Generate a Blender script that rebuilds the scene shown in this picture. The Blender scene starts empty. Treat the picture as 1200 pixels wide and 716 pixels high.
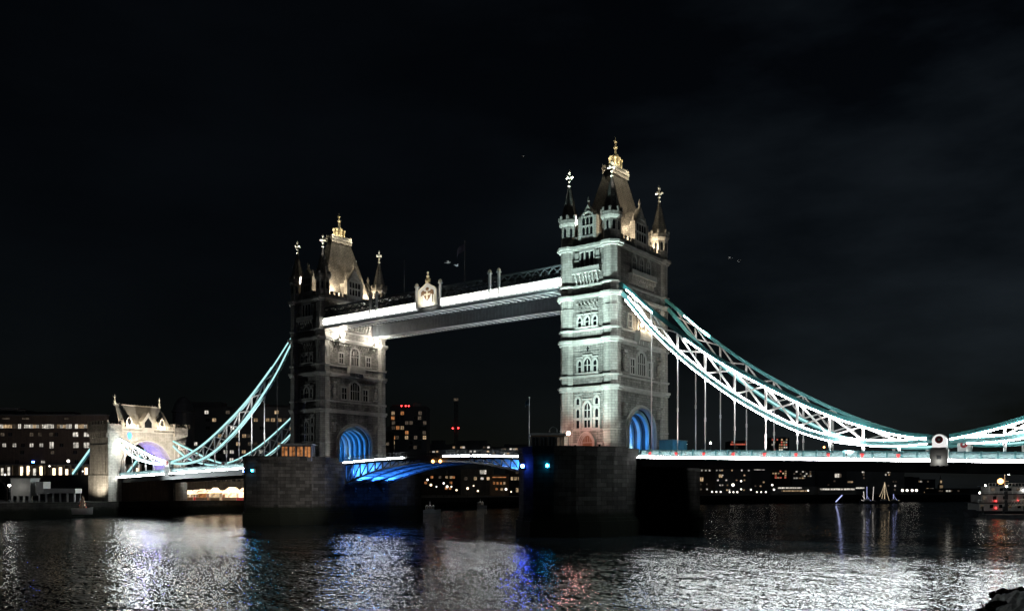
import bpy, math, random
from mathutils import Vector, Matrix
R = math.radians
rnd = random.Random(7)
scene = bpy.context.scene
C = scene.collection

# ------------------------------------------------------------------ camera
CX, CY, CZ, YAW = 133.03, -155.68, 8.7, 0.6492
cam_d = bpy.data.cameras.new('camera')
cam_d.sensor_width = 36.0
cam_d.lens = 36.0 * 1041.0 / 1200.0
cam_d.shift_y = (571.35 - 358.0) / 1200.0
cam_d.clip_start = 0.5
cam_d.clip_end = 20000.0
cam = bpy.data.objects.new('camera', cam_d)
cam.location = (CX, CY, CZ)
cam.rotation_euler = (R(90), 0, YAW)
C.objects.link(cam)
scene.camera = cam

# ------------------------------------------------------------------ render settings
scene.render.engine = 'CYCLES'
cy = scene.cycles
cy.use_denoising = True
try:
    cy.denoiser = 'OPENIMAGEDENOISE'
except Exception:
    pass
cy.max_bounces = 5
cy.diffuse_bounces = 2
cy.glossy_bounces = 3
cy.transmission_bounces = 2
cy.caustics_reflective = False
cy.caustics_refractive = False
cy.sample_clamp_indirect = 6.0
cy.use_light_tree = True
vs = scene.view_settings
scene.display_settings.display_device = 'sRGB'
vs.view_transform = 'Standard'
vs.look = 'None'
vs.exposure = 0.0
vs.gamma = 1.0
vs.use_curve_mapping = False


# ------------------------------------------------------------------ node helpers
class NT:
    def __init__(self, tree):
        self.t = tree
        tree.nodes.clear()

    def n(self, kind, **kw):
        nd = self.t.nodes.new(kind)
        for k, v in kw.items():
            if k.startswith('i_'):
                nd.inputs[k[2:].replace('_', ' ')].default_value = v
            else:
                setattr(nd, k, v)
        return nd

    def l(self, a, b):
        self.t.links.new(a, b)

    def math(self, op, a, b=None, clamp=False):
        nd = self.t.nodes.new('ShaderNodeMath')
        nd.operation = op
        nd.use_clamp = clamp
        for i, v in enumerate((a, b)):
            if v is None:
                continue
            if isinstance(v, (int, float)):
                nd.inputs[i].default_value = v
            else:
                self.l(v, nd.inputs[i])
        return nd.outputs[0]

    def ramp(self, fac, stops):
        nd = self.t.nodes.new('ShaderNodeValToRGB')
        el = nd.color_ramp.elements
        while len(el) < len(stops):
            el.new(0.5)
        for e, (p, c) in zip(el, stops):
            e.position = p
            e.color = (c, c, c, 1) if isinstance(c, (int, float)) else (*c, 1)
        self.l(fac, nd.inputs[0])
        return nd.outputs[0]

    def mix(self, fac, a, b, mode='MIX'):
        nd = self.t.nodes.new('ShaderNodeMix')
        nd.data_type = 'RGBA'
        nd.blend_type = mode
        for sock, v in ((nd.inputs[0], fac), (nd.inputs[6], a), (nd.inputs[7], b)):
            if isinstance(v, (int, float)):
                sock.default_value = v
            elif isinstance(v, tuple):
                sock.default_value = (*v, 1) if len(v) == 3 else v
            else:
                self.l(v, sock)
        return nd.outputs[2]


# ------------------------------------------------------------------ night sky
world = bpy.data.worlds.new('World')
scene.world = world
world.use_nodes = True
w = NT(world.node_tree)
SUN_EL, SUN_ROT = R(24), R(200)
sky = w.n('ShaderNodeTexSky', sky_type='NISHITA', sun_disc=False, sun_elevation=SUN_EL, sun_rotation=SUN_ROT)
tc = w.n('ShaderNodeTexCoord')
mp = w.n('ShaderNodeMapping')
mp.inputs['Scale'].default_value = (2.2, 2.2, 6.5)
w.l(tc.outputs['Generated'], mp.inputs['Vector'])
cl = w.n('ShaderNodeTexNoise', i_Scale=1.25, i_Detail=6.0, i_Roughness=0.55)
w.l(mp.outputs['Vector'], cl.inputs['Vector'])
cl_f = w.ramp(cl.outputs['Fac'], [(0.38, 0.0), (0.70, 1.0)])
# the town's glow on the cloud is stronger downstream (towards +x)
sx = w.n('ShaderNodeSeparateXYZ')
w.l(tc.outputs['Generated'], sx.inputs[0])
side = w.math('MULTIPLY_ADD', sx.outputs['X'], 1.05)
side.node.inputs[2].default_value = 0.72
side = w.math('MAXIMUM', side, 0.06)
glow = w.math('MULTIPLY', cl_f, side)
bg1 = w.n('ShaderNodeBackground', i_Strength=0.0007)
w.l(sky.outputs[0], bg1.inputs['Color'])
bg2 = w.n('ShaderNodeBackground')
bg2.inputs['Color'].default_value = (0.60, 0.80, 1.0, 1)
w.l(w.math('MULTIPLY', glow, 0.024), bg2.inputs['Strength'])
addw = w.n('ShaderNodeAddShader')
w.l(bg1.outputs[0], addw.inputs[0])
w.l(bg2.outputs[0], addw.inputs[1])
ow = w.n('ShaderNodeOutputWorld')
w.l(addw.outputs[0], ow.inputs[0])

# faint moon
moon_d = bpy.data.lights.new('moon', 'SUN')
moon_d.energy = 0.004
moon_d.angle = R(0.5)
moon_d.color = (0.8, 0.9, 1.0)
moon = bpy.data.objects.new('moon', moon_d)
moon.rotation_euler = (R(90) - SUN_EL, 0, R(180) - SUN_ROT)
C.objects.link(moon)


# ------------------------------------------------------------------ materials
MATS = {}


def _new(name):
    m = bpy.data.materials.new(name)
    m.use_nodes = True
    MATS[name] = m
    t = NT(m.node_tree)
    o = t.n('ShaderNodeOutputMaterial')
    return m, t, o


def wall_vec(t):
    """(along the wall, height) coordinates for walls of any heading"""
    g = t.n('ShaderNodeNewGeometry')
    s = t.n('ShaderNodeSeparateXYZ')
    t.l(g.outputs['Position'], s.inputs[0])
    n = t.n('ShaderNodeSeparateXYZ')
    t.l(g.outputs['True Normal'], n.inputs[0])
    u = t.math('SUBTRACT', t.math('MULTIPLY', s.outputs['Y'], n.outputs['X']), t.math('MULTIPLY', s.outputs['X'], n.outputs['Y']))
    c = t.n('ShaderNodeCombineXYZ')
    t.l(u, c.inputs[0])
    t.l(s.outputs['Z'], c.inputs[1])
    return c.outputs[0], s


def stone(name, c1, c2, mortar, bw=1.5, rh=0.55, var=0.35, bump=0.5, stain_z=None, rough=0.9):
    m, t, o = _new(name)
    vec, pos = wall_vec(t)
    br = t.n('ShaderNodeTexBrick', offset=0.5, i_Scale=1.0)
    br.inputs['Color1'].default_value = (*c1, 1)
    br.inputs['Color2'].default_value = (*c2, 1)
    br.inputs['Mortar'].default_value = (*mortar, 1)
    br.inputs['Mortar Size'].default_value = 0.035
    br.inputs['Mortar Smooth'].default_value = 0.3
    br.inputs['Brick Width'].default_value = bw
    br.inputs['Row Height'].default_value = rh
    t.l(vec, br.inputs['Vector'])
    g = t.n('ShaderNodeTexCoord')
    nz = t.n('ShaderNodeTexNoise', i_Scale=0.45, i_Detail=7.0, i_Roughness=0.65)
    t.l(g.outputs['Object'], nz.inputs['Vector'])
    f = t.ramp(nz.outputs['Fac'], [(0.3, 1.0 - var), (0.7, 1.0 + var * 0.3)])
    col = t.mix(1.0, br.outputs['Color'], f, 'MULTIPLY')
    # rain streaks: noise stretched down the wall
    mpn = t.n('ShaderNodeMapping')
    mpn.inputs['Scale'].default_value = (1.6, 1.6, 0.12)
    t.l(g.outputs['Object'], mpn.inputs['Vector'])
    st = t.n('ShaderNodeTexNoise', i_Scale=1.0, i_Detail=4.0)
    t.l(mpn.outputs['Vector'], st.inputs['Vector'])
    f2 = t.ramp(st.outputs['Fac'], [(0.35, 0.72), (0.6, 1.0)])
    col = t.mix(1.0, col, f2, 'MULTIPLY')
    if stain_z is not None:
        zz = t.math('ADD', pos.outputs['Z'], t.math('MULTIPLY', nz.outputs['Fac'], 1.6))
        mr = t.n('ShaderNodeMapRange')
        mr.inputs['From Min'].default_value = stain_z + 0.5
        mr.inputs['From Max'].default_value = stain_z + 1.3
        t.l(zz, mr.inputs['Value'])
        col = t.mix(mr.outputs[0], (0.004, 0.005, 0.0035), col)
    bs = t.n('ShaderNodeBsdfPrincipled', i_Roughness=rough)
    bs.inputs['Specular IOR Level'].default_value = 0.06 if stain_z is not None else 0.25
    t.l(col, bs.inputs['Base Color'])
    fine = t.n('ShaderNodeTexNoise', i_Scale=4.0, i_Detail=4.0)
    t.l(g.outputs['Object'], fine.inputs['Vector'])
    hgt = t.math('ADD', t.math('MULTIPLY', br.outputs['Fac'], -0.6), t.math('MULTIPLY', fine.outputs['Fac'], 0.6))
    bp = t.n('ShaderNodeBump', i_Strength=bump, i_Distance=0.12)
    t.l(hgt, bp.inputs['Height'])
    t.l(bp.outputs[0], bs.inputs['Normal'])
    t.l(bs.outputs[0], o.inputs[0])
    return m


def plain(name, col, rough=0.6, metal=0.0, var=0.25, scale=0.8, spec=0.5):
    m, t, o = _new(name)
    g = t.n('ShaderNodeTexCoord')
    nz = t.n('ShaderNodeTexNoise', i_Scale=scale, i_Detail=6.0, i_Roughness=0.6)
    t.l(g.outputs['Object'], nz.inputs['Vector'])
    f = t.ramp(nz.outputs['Fac'], [(0.3, 1.0 - var), (0.7, 1.0)])
    c = t.mix(1.0, (*col, 1), f, 'MULTIPLY')
    bs = t.n('ShaderNodeBsdfPrincipled', i_Roughness=rough, i_Metallic=metal)
    bs.inputs['Specular IOR Level'].default_value = spec
    t.l(c, bs.inputs['Base Color'])
    t.l(bs.outputs[0], o.inputs[0])
    return m


def glow_mat(name, col, strength, var=0.0):
    m, t, o = _new(name)
    e = t.n('ShaderNodeEmission', i_Strength=strength)
    e.inputs['Color'].default_value = (*col, 1)
    if var:
        oi = t.n('ShaderNodeObjectInfo')
        g = t.n('ShaderNodeTexCoord')
        nz = t.n('ShaderNodeTexNoise', i_Scale=0.9, i_Detail=3.0)
        t.l(g.outputs['Object'], nz.inputs['Vector'])
        a = t.math('MULTIPLY_ADD', oi.outputs['Random'], strength * var)
        a.node.inputs[2].default_value = strength * (1 - var)
        b = t.math('MULTIPLY', a, t.ramp(nz.outputs['Fac'], [(0.35, 0.25), (0.62, 1.0)]))
        t.l(b, e.inputs['Strength'])
    t.l(e.outputs[0], o.inputs[0])
    return m


M = MATS
stone('portland_stone', (0.40, 0.38, 0.34), (0.33, 0.31, 0.275), (0.20, 0.19, 0.17), 1.3, 0.5)
stone('rock_faced_stone', (0.31, 0.29, 0.26), (0.20, 0.19, 0.17), (0.11, 0.10, 0.09), 1.1, 0.45, 0.4, 0.9)
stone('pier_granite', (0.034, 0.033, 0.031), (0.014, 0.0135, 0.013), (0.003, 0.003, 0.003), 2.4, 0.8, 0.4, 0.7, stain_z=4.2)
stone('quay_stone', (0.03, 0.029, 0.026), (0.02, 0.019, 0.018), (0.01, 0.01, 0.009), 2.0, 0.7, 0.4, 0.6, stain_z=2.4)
stone('dark_brick', (0.09, 0.062, 0.05), (0.065, 0.05, 0.042), (0.06, 0.055, 0.05), 0.6, 0.2, 0.35, 0.3)
stone('pale_brick', (0.26, 0.22, 0.17), (0.20, 0.17, 0.13), (0.14, 0.13, 0.11), 0.6, 0.2, 0.35, 0.3)
stone('slate', (0.25, 0.235, 0.205), (0.17, 0.16, 0.145), (0.05, 0.05, 0.05), 0.7, 0.42, 0.35, 0.6, rough=0.75)
plain('trim_stone', (0.37, 0.355, 0.32), 0.85, var=0.3, scale=0.7)
plain('gilding', (0.90, 0.76, 0.47), 0.42, 0.35, 0.2, 2.0)
plain('pale_gilding', (0.80, 0.76, 0.62), 0.45, 0.1, 0.15, 2.0)
plain('lead', (0.20, 0.21, 0.21), 0.55, 0.3)
plain('dark_glass', (0.012, 0.013, 0.015), 0.12, 0.0, 0.3)
plain('teal_paint', (0.07, 0.30, 0.31), 0.45, var=0.3)
plain('pale_blue_paint', (0.28, 0.44, 0.45), 0.45, var=0.2)
plain('white_paint', (0.74, 0.74, 0.72), 0.5, var=0.22)
plain('pink_white_paint', (0.50, 0.45, 0.435), 0.5, var=0.2)
plain('steel_grey', (0.14, 0.15, 0.16), 0.5, 0.3, 0.3)
plain('dark_steel', (0.045, 0.05, 0.055), 0.5, 0.2, 0.3)
plain('walkway_paint', (0.12, 0.135, 0.145), 0.5, 0.0, 0.3)
plain('asphalt', (0.05, 0.05, 0.052), 0.9, var=0.35)
plain('concrete', (0.24, 0.24, 0.23), 0.9, var=0.35, scale=0.15)
plain('dark_cladding', (0.055, 0.058, 0.065), 0.5, 0.0, 0.3, 0.1)
plain('land_earth', (0.05, 0.05, 0.045), 0.95, var=0.4, scale=0.02)
plain('bark', (0.07, 0.055, 0.04), 0.95, var=0.4, scale=3.0)
plain('wet_rock', (0.008, 0.008, 0.007), 0.9, var=0.5, scale=1.5, spec=0.08)
plain('red_paint', (0.55, 0.03, 0.03), 0.5)
plain('pale_teal_paint', (0.16, 0.36, 0.37), 0.45, var=0.25)
plain('parapet_paint', (0.17, 0.26, 0.27), 0.5, var=0.25)
plain('parapet_teal', (0.03, 0.10, 0.11), 0.5, var=0.25)
plain('hull_white', (0.36, 0.37, 0.37), 0.4, var=0.2)
plain('hull_grey', (0.16, 0.17, 0.18), 0.5, var=0.3)
plain('hull_dark', (0.03, 0.035, 0.045), 0.4)
plain('canvas', (0.72, 0.68, 0.62), 0.85)
plain('blue_hoarding', (0.05, 0.20, 0.30), 0.6)
plain('timber', (0.22, 0.13, 0.07), 0.7)
plain('flag_cloth', (0.10, 0.10, 0.16), 0.9)
plain('feather', (0.7, 0.7, 0.7), 0.9)
glow_mat('led_white', (0.90, 1.0, 1.0), 95.0)
glow_mat('walkway_glow', (1.0, 0.985, 0.94), 22.0)  # glow of the panel that stands in for lit lattice
glow_mat('led_deck', (0.97, 1.0, 0.99), 62.0)
glow_mat('cyan_glow', (0.52, 0.95, 0.94), 1.15)  # emissive cyan standing in for floodlit teal paint
glow_mat('led_blue', (0.05, 0.30, 1.0), 6.0)
glow_mat('lamp_far', (1.0, 0.93, 0.82), 3.0)
glow_mat('lamp_far_warm', (1.0, 0.76, 0.48), 3.0)
glow_mat('lamp_globe', (1.0, 0.95, 0.86), 320.0)
glow_mat('lamp_warm', (1.0, 0.78, 0.52), 40.0)
glow_mat('lamp_white', (1.0, 0.95, 0.86), 26.0)
glow_mat('lamp_peach', (1.0, 0.42, 0.36), 480.0)
glow_mat('lamp_amber', (1.0, 0.42, 0.12), 9.0)
glow_mat('lamp_red', (1.0, 0.03, 0.03), 14.0)
glow_mat('lamp_green_blue', (0.02, 0.50, 1.0), 60.0)
glow_mat('lamp_blue', (0.03, 0.10, 1.0), 300.0)
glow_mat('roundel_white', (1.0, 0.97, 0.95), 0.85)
glow_mat('window_warm', (1.0, 0.70, 0.40), 0.85, 0.75)
glow_mat('window_white', (1.0, 0.93, 0.80), 1.3, 0.65)
glow_mat('window_orange', (1.0, 0.40, 0.14), 0.62, 0.35)
glow_mat('window_dim', (0.8, 0.62, 0.45), 0.16, 0.7)
glow_mat('window_red', (1.0, 0.22, 0.14), 0.9, 0.4)
glow_mat('fairy_white', (1.0, 0.93, 0.85), 1.2)
glow_mat('fairy_warm', (1.0, 0.78, 0.50), 1.2)
glow_mat('fairy_blue', (0.50, 0.55, 1.0), 1.2)
glow_mat('awning_glow', (1.0, 0.70, 0.44), 4.5, 0.6)  # cloth glows by itself in place of lamplight on canvas


def water_mat():
    m, t, o = _new('river_water')
    g = t.n('ShaderNodeNewGeometry')

    def slopes(scale, stretch, rot, detail, amp):
        mpn = t.n('ShaderNodeMapping')
        mpn.inputs['Rotation'].default_value = (0, 0, rot)
        mpn.inputs['Scale'].default_value = (scale, scale * stretch, 1)
        t.l(g.outputs['Position'], mpn.inputs['Vector'])
        nz = t.n('ShaderNodeTexNoise', noise_dimensions='2D', i_Scale=1.0, i_Detail=detail, i_Roughness=0.55)
        t.l(mpn.outputs[0], nz.inputs['Vector'])
        v = t.n('ShaderNodeVectorMath', operation='SUBTRACT')
        t.l(nz.outputs['Color'], v.inputs[0])
        v.inputs[1].default_value = (0.5, 0.5, 0.5)
        s = t.n('ShaderNodeVectorMath', operation='MULTIPLY')
        t.l(v.outputs[0], s.inputs[0])
        s.inputs[1].default_value = (amp, amp, 0)
        return s.outputs[0]

    a0 = slopes(2.0, 1.9, YAW + 0.15, 3.0, WAVE_FINE)
    a1 = slopes(0.5, 2.4, YAW - 0.1, 2.0, WAVE_MID)
    aa = t.n('ShaderNodeVectorMath', operation='ADD')
    t.l(a0, aa.inputs[0])
    t.l(a1, aa.inputs[1])
    a = aa.outputs[0]
    b = slopes(0.12, 2.6, YAW - 0.25, 2.0, WAVE_SWELL)
    # patches of calmer and rougher water
    mpp = t.n('ShaderNodeMapping')
    mpp.inputs['Rotation'].default_value = (0, 0, YAW)
    mpp.inputs['Scale'].default_value = (0.012, 0.05, 1)
    t.l(g.outputs['Position'], mpp.inputs['Vector'])
    pn = t.n('ShaderNodeTexNoise', noise_dimensions='2D', i_Scale=1.0, i_Detail=3.0)
    t.l(mpp.outputs[0], pn.inputs['Vector'])
    pf = t.ramp(pn.outputs['Fac'], [(0.28, 0.55), (0.72, 1.25)])
    ms = t.n('ShaderNodeVectorMath', operation='MULTIPLY')
    t.l(a, ms.inputs[0])
    t.l(pf, ms.inputs[1])
    ad = t.n('ShaderNodeVectorMath', operation='ADD')
    t.l(ms.outputs[0], ad.inputs[0])
    t.l(b, ad.inputs[1])
    ad2 = t.n('ShaderNodeVectorMath', operation='ADD')
    t.l(ad.outputs[0], ad2.inputs[0])
    ad2.inputs[1].default_value = (0, 0, 1)
    nm = t.n('ShaderNodeVectorMath', operation='NORMALIZE')
    t.l(ad2.outputs[0], nm.inputs[0])
    bs = t.n('ShaderNodeBsdfPrincipled', i_Roughness=0.02, i_IOR=1.33)
    bs.inputs['Base Color'].default_value = (0.012, 0.016, 0.018, 1)
    t.l(nm.outputs[0], bs.inputs['Normal'])
    t.l(bs.outputs[0], o.inputs[0])
    return m


WAVE_FINE, WAVE_MID, WAVE_SWELL = 0.90, 0.42, 0.2
water_mat()


# ------------------------------------------------------------------ mesh helpers
class MB:
    """collects shapes, builds ONE mesh object; off is the place of the thing's base"""

    def __init__(self, off=(0, 0, 0)):
        self.v, self.f, self.o = [], [], Vector(off)

    def add(self, vs_, fs):
        b = len(self.v)
        self.v += [Vector(p) for p in vs_]
        self.f += [tuple(i + b for i in q) for q in fs]
        return self

    def box(self, x0, x1, y0, y1, z0, z1):
        return self.add([(x0, y0, z0), (x1, y0, z0), (x1, y1, z0), (x0, y1, z0), (x0, y0, z1), (x1, y0, z1), (x1, y1, z1), (x0, y1, z1)],
                        [(3, 2, 1, 0), (4, 5, 6, 7), (0, 1, 5, 4), (1, 2, 6, 5), (2, 3, 7, 6), (3, 0, 4, 7)])

    def bar(self, p, q, w_, h_, up=(0, 0, 1)):
        p, q = Vector(p), Vector(q)
        d = (q - p).normalized()
        u = Vector(up)
        if abs(d.dot(u)) > 0.98:
            u = Vector((1, 0, 0))
        s = d.cross(u).normalized()
        u = s.cross(d)
        s, u = s * w_ / 2, u * h_ / 2
        vs_ = [p - s - u, p + s - u, p + s + u, p - s + u, q - s - u, q + s - u, q + s + u, q - s + u]
        return self.add(vs_, [(0, 1, 2, 3), (7, 6, 5, 4), (1, 0, 4, 5), (2, 1, 5, 6), (3, 2, 6, 7), (0, 3, 7, 4)])

    def tube(self, p, q, r0, r1=None, n=8):
        r1 = r0 if r1 is None else r1
        p, q = Vector(p), Vector(q)
        d = (q - p).normalized()
        a = Vector((0, 0, 1)) if abs(d.z) < 0.9 else Vector((1, 0, 0))
        s = d.cross(a).normalized()
        u = s.cross(d)
        vs_ = []
        for c_, r_ in ((p, r0), (q, r1)):
            for k in range(n):
                t_ = 2 * math.pi * k / n
                vs_.append(c_ + s * (r_ * math.cos(t_)) + u * (r_ * math.sin(t_)))
        fs = [(k, (k + 1) % n, n + (k + 1) % n, n + k) for k in range(n)]
        return self.add(vs_, fs + [tuple(range(n - 1, -1, -1)), tuple(range(n, 2 * n))])

    def lathe(self, prof, n=8, cx=0, cy_=0, ph=0.0):
        vs_, fs = [], []
        for r_, z in prof:
            for k in range(n):
                t_ = 2 * math.pi * k / n + ph
                vs_.append((cx + r_ * math.cos(t_), cy_ + r_ * math.sin(t_), z))
        for j in range(len(prof) - 1):
            for k in range(n):
                fs.append((j * n + k, j * n + (k + 1) % n, (j + 1) * n + (k + 1) % n, (j + 1) * n + k))
        fs.append(tuple(range(n - 1, -1, -1)))
        m_ = (len(prof) - 1) * n
        fs.append(tuple(range(m_, m_ + n)))
        return self.add(vs_, fs)

    def prism(self, poly, fn, a, b):
        """poly of (u, w), extruded from a to b; fn(u, w, t) -> xyz"""
        n = len(poly)
        vs_ = [fn(u, w_, a) for u, w_ in poly] + [fn(u, w_, b) for u, w_ in poly]
        fs = [(k, (k + 1) % n, n + (k + 1) % n, n + k) for k in range(n)]
        return self.add(vs_, fs + [tuple(range(n - 1, -1, -1)), tuple(range(n, 2 * n))])

    def sweep(self, pts, w_, h_):
        """box section swept along a polyline lying in an x-z plane"""
        vs_, fs = [], []
        n = len(pts)
        for i, p in enumerate(pts):
            a = Vector(pts[max(0, i - 1)])
            b = Vector(pts[min(n - 1, i + 1)])
            d = (b - a).normalized()
            u = Vector((0, 1, 0)).cross(d)
            if u.z < 0:
                u = -u
            p = Vector(p)
            s = Vector((0, w_ / 2, 0))
            vs_ += [p - s - u * h_ / 2, p + s - u * h_ / 2, p + s + u * h_ / 2, p - s + u * h_ / 2]
        for i in range(n - 1):
            for k in range(4):
                fs.append((4 * i + k, 4 * i + (k + 1) % 4, 4 * i + 4 + (k + 1) % 4, 4 * i + 4 + k))
        fs += [(3, 2, 1, 0), (4 * n - 4, 4 * n - 3, 4 * n - 2, 4 * n - 1)]
        return self.add(vs_, fs)

    def ball(self, c, r_, seg=10, rings=6, sx=1, sy=1, sz=1):
        c = Vector(c)
        vs_ = [c + Vector((0, 0, -r_ * sz))]
        for j in range(1, rings):
            a = -math.pi / 2 + math.pi * j / rings
            for k in range(seg):
                t_ = 2 * math.pi * k / seg
                vs_.append(c + Vector((r_ * sx * math.cos(a) * math.cos(t_), r_ * sy * math.cos(a) * math.sin(t_), r_ * sz * math.sin(a))))
        vs_.append(c + Vector((0, 0, r_ * sz)))
        fs = [(0, 1 + (k + 1) % seg, 1 + k) for k in range(seg)]
        for j in range(rings - 2):
            b = 1 + j * seg
            fs += [(b + k, b + (k + 1) % seg, b + seg + (k + 1) % seg, b + seg + k) for k in range(seg)]
        b = 1 + (rings - 2) * seg
        t = len(vs_) - 1
        fs += [(b + k, b + (k + 1) % seg, t) for k in range(seg)]
        return self.add(vs_, fs)

    def build(self, name, mat, parent=None, smooth=False):
        me = bpy.data.meshes.new(name)
        me.from_pydata([tuple(p - self.o) for p in self.v], [], self.f)
        me.validate()
        import bmesh
        bm = bmesh.new()
        bm.from_mesh(me)
        bmesh.ops.recalc_face_normals(bm, faces=bm.faces)
        bm.to_mesh(me)
        bm.free()
        me.materials.append(M[mat] if isinstance(mat, str) else mat)
        if smooth:
            me.polygons.foreach_set('use_smooth', [True] * len(me.polygons))
        ob = bpy.data.objects.new(name, me)
        C.objects.link(ob)
        if parent is not None:
            ob.parent = parent
        return ob


def tag(o, label=None, cat=None, group=None, kind=None):
    for k, v in (('label', label), ('category', cat), ('group', group), ('kind', kind)):
        if v:
            o[k] = v
    return o


def thing(name, label, cat, loc=(0, 0, 0), rz=0.0, group=None):
    o = bpy.data.objects.new(name, None)
    o.empty_display_size = 0.5
    C.objects.link(o)
    o.location = loc
    o.rotation_euler = (0, 0, rz)
    return tag(o, label, cat, group)


def copy_tree(o, parent=None):
    c = o.copy()
    C.objects.link(c)
    if parent is not None:
        c.parent = parent
    for ch in o.children:
        copy_tree(ch, c)
    return c


def lamp(name, kind, power, col, loc, parent=None, aim=None, cone=60, blend=0.5, rad=0.25):
    d = bpy.data.lights.new(name, kind)
    d.energy = power
    d.color = col
    d.shadow_soft_size = rad
    if kind == 'SPOT':
        d.spot_size = R(cone)
        d.spot_blend = blend
    o = bpy.data.objects.new(name, d)
    C.objects.link(o)
    o.location = loc
    if aim is not None:
        o.rotation_euler = (Vector(aim) - Vector(loc)).to_track_quat('-Z', 'Y').to_euler()
    if parent is not None:
        o.parent = parent
    return o


def floodlight(label, loc, aim, power, col, cone=60, blend=0.6, rad=0.3, group='floodlights trained on the bridge', size=0.35, lens=None):
    """a box floodlight on a yoke; its lamp sits just in front of its glass"""
    loc, aim = Vector(loc), Vector(aim)
    d = (aim - loc).normalized()
    t = thing('floodlight', label, 'floodlight', loc, 0, group)
    b = MB()
    b.bar(d * -0.3 * size, d * size, size * 1.6, size * 1.2)
    b.tube((0, 0, -size * 1.6), (0, 0, 0), size * 0.15)
    b.box(-size * .7, size * .7, -size * .7, size * .7, -size * 1.9, -size * 1.55)
    b.build('housing', 'dark_steel', t)
    if lens:
        MB().bar(d * size, d * (size + 0.03), size * 1.4, size * 1.0).build('lens', lens, t)
    p = d * (size + rad + 0.1)
    lamp('flood_lamp', 'SPOT', power, col, p, t, p + d, cone, blend, rad)
    return t


def site(u, dist):
    """ground position seen in direction u (0..1200 across the view) at a given depth"""
    a = (u - 600.0) / 1041.0
    s, c = math.sin(YAW), math.cos(YAW)
    return CX + dist * (-s + a * c), CY + dist * (c + a * s)


def hgt(v, dist):
    return CZ + (571.35 - v) * dist / 1041.0


# ------------------------------------------------------------------ setting: river and banks
rv = MB().box(-9000, 9000, -3000, 9000, -3.0, 0.0).build('river', 'river_water')
tag(rv, 'dark rippled river mirroring the lights of the bridge', 'river', kind='structure')
bank = [(-128, -700), (-128, 34), (-121, 120), (-102, 210), (-62, 335), (8, 462), (90, 556), (200, 620), (600, 720), (7000, 1500),
        (8500, 8500), (-8500, 8500), (-8500, -700)]
lb = MB().prism(bank, lambda u, w_, t: (u, w_, t), -2.5, 4.5).build('far_bank_ground', 'quay_stone')
lb.data.materials.append(M['land_earth'])
for p in lb.data.polygons:
    if abs(p.normal.z) > 0.9:
        p.material_index = 1
tag(lb, 'dark far bank with its stone quay wall', 'river bank', kind='structure')
ap = MB().box(-520, -143.5, -9.5, 9.5, 4.2, 13.0).build('approach_road', 'asphalt')
tag(ap, 'approach road on its embankment beyond the far gatehouse', 'road', kind='structure')

# ------------------------------------------------------------------ stone towers
HX, HY, TX, TY, ZP = 5.8, 10.5, 4.81, 9.56, 15.0


def fp(face, u, d, z):
    return {'y-': (u, -HY - d, z), 'y+': (-u, HY + d, z), 'x+': (HX + d, u, z), 'x-': (-HX - d, -u, z)}[face]


def fbox(mb, face, u0, u1, d0, d1, z0, z1):
    return mb.prism([(u0, z0), (u1, z0), (u1, z1), (u0, z1)], lambda u, z, d: fp(face, u, d, z), d0, d1)


def arch_pts(hw, z0, zs, zt, n=7):
    """outline of a pointed arch, from left foot over the top to right foot"""
    pts = [(-hw, z0)]
    for k in range(n + 1):
        a = k / n
        pts.append((-hw * (1 - a ** 1.25), zs + (zt - zs) * (1 - (1 - a) ** 1.9)))
    right = [(-u, z) for u, z in reversed(pts[:-1])]
    return pts + right


def road_arch(hw, z0, zs, zt, n=10):
    """flattened, slightly pointed road arch"""
    pts = [(-hw, z0)]
    for k in range(n + 1):
        a = math.pi / 2 * k / n
        pts.append((-hw * math.cos(a), zs + (zt - zs) * (math.sin(a) * .93 + .07 * (k / n))))
    return pts + [(-u, z) for u, z in reversed(pts[:-1])]


def ring(mb, outer, inner, fn, a, b):
    n = len(outer)
    vs_ = [fn(u, z, a) for u, z in outer] + [fn(u, z, a) for u, z in inner] + [fn(u, z, b) for u, z in outer] + [fn(u, z, b) for u, z in inner]
    fs = []
    for k in range(n - 1):
        fs += [(k, k + 1, n + k + 1, n + k), (2 * n + k, 3 * n + k, 3 * n + k + 1, 2 * n + k + 1),
               (k, 2 * n + k, 2 * n + k + 1, k + 1), (n + k, n + k + 1, 3 * n + k + 1, 3 * n + k)]
    for k in (0, n - 1):
        fs.append((k, n + k, 3 * n + k, 2 * n + k))
    return mb.add(vs_, fs)


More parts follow.
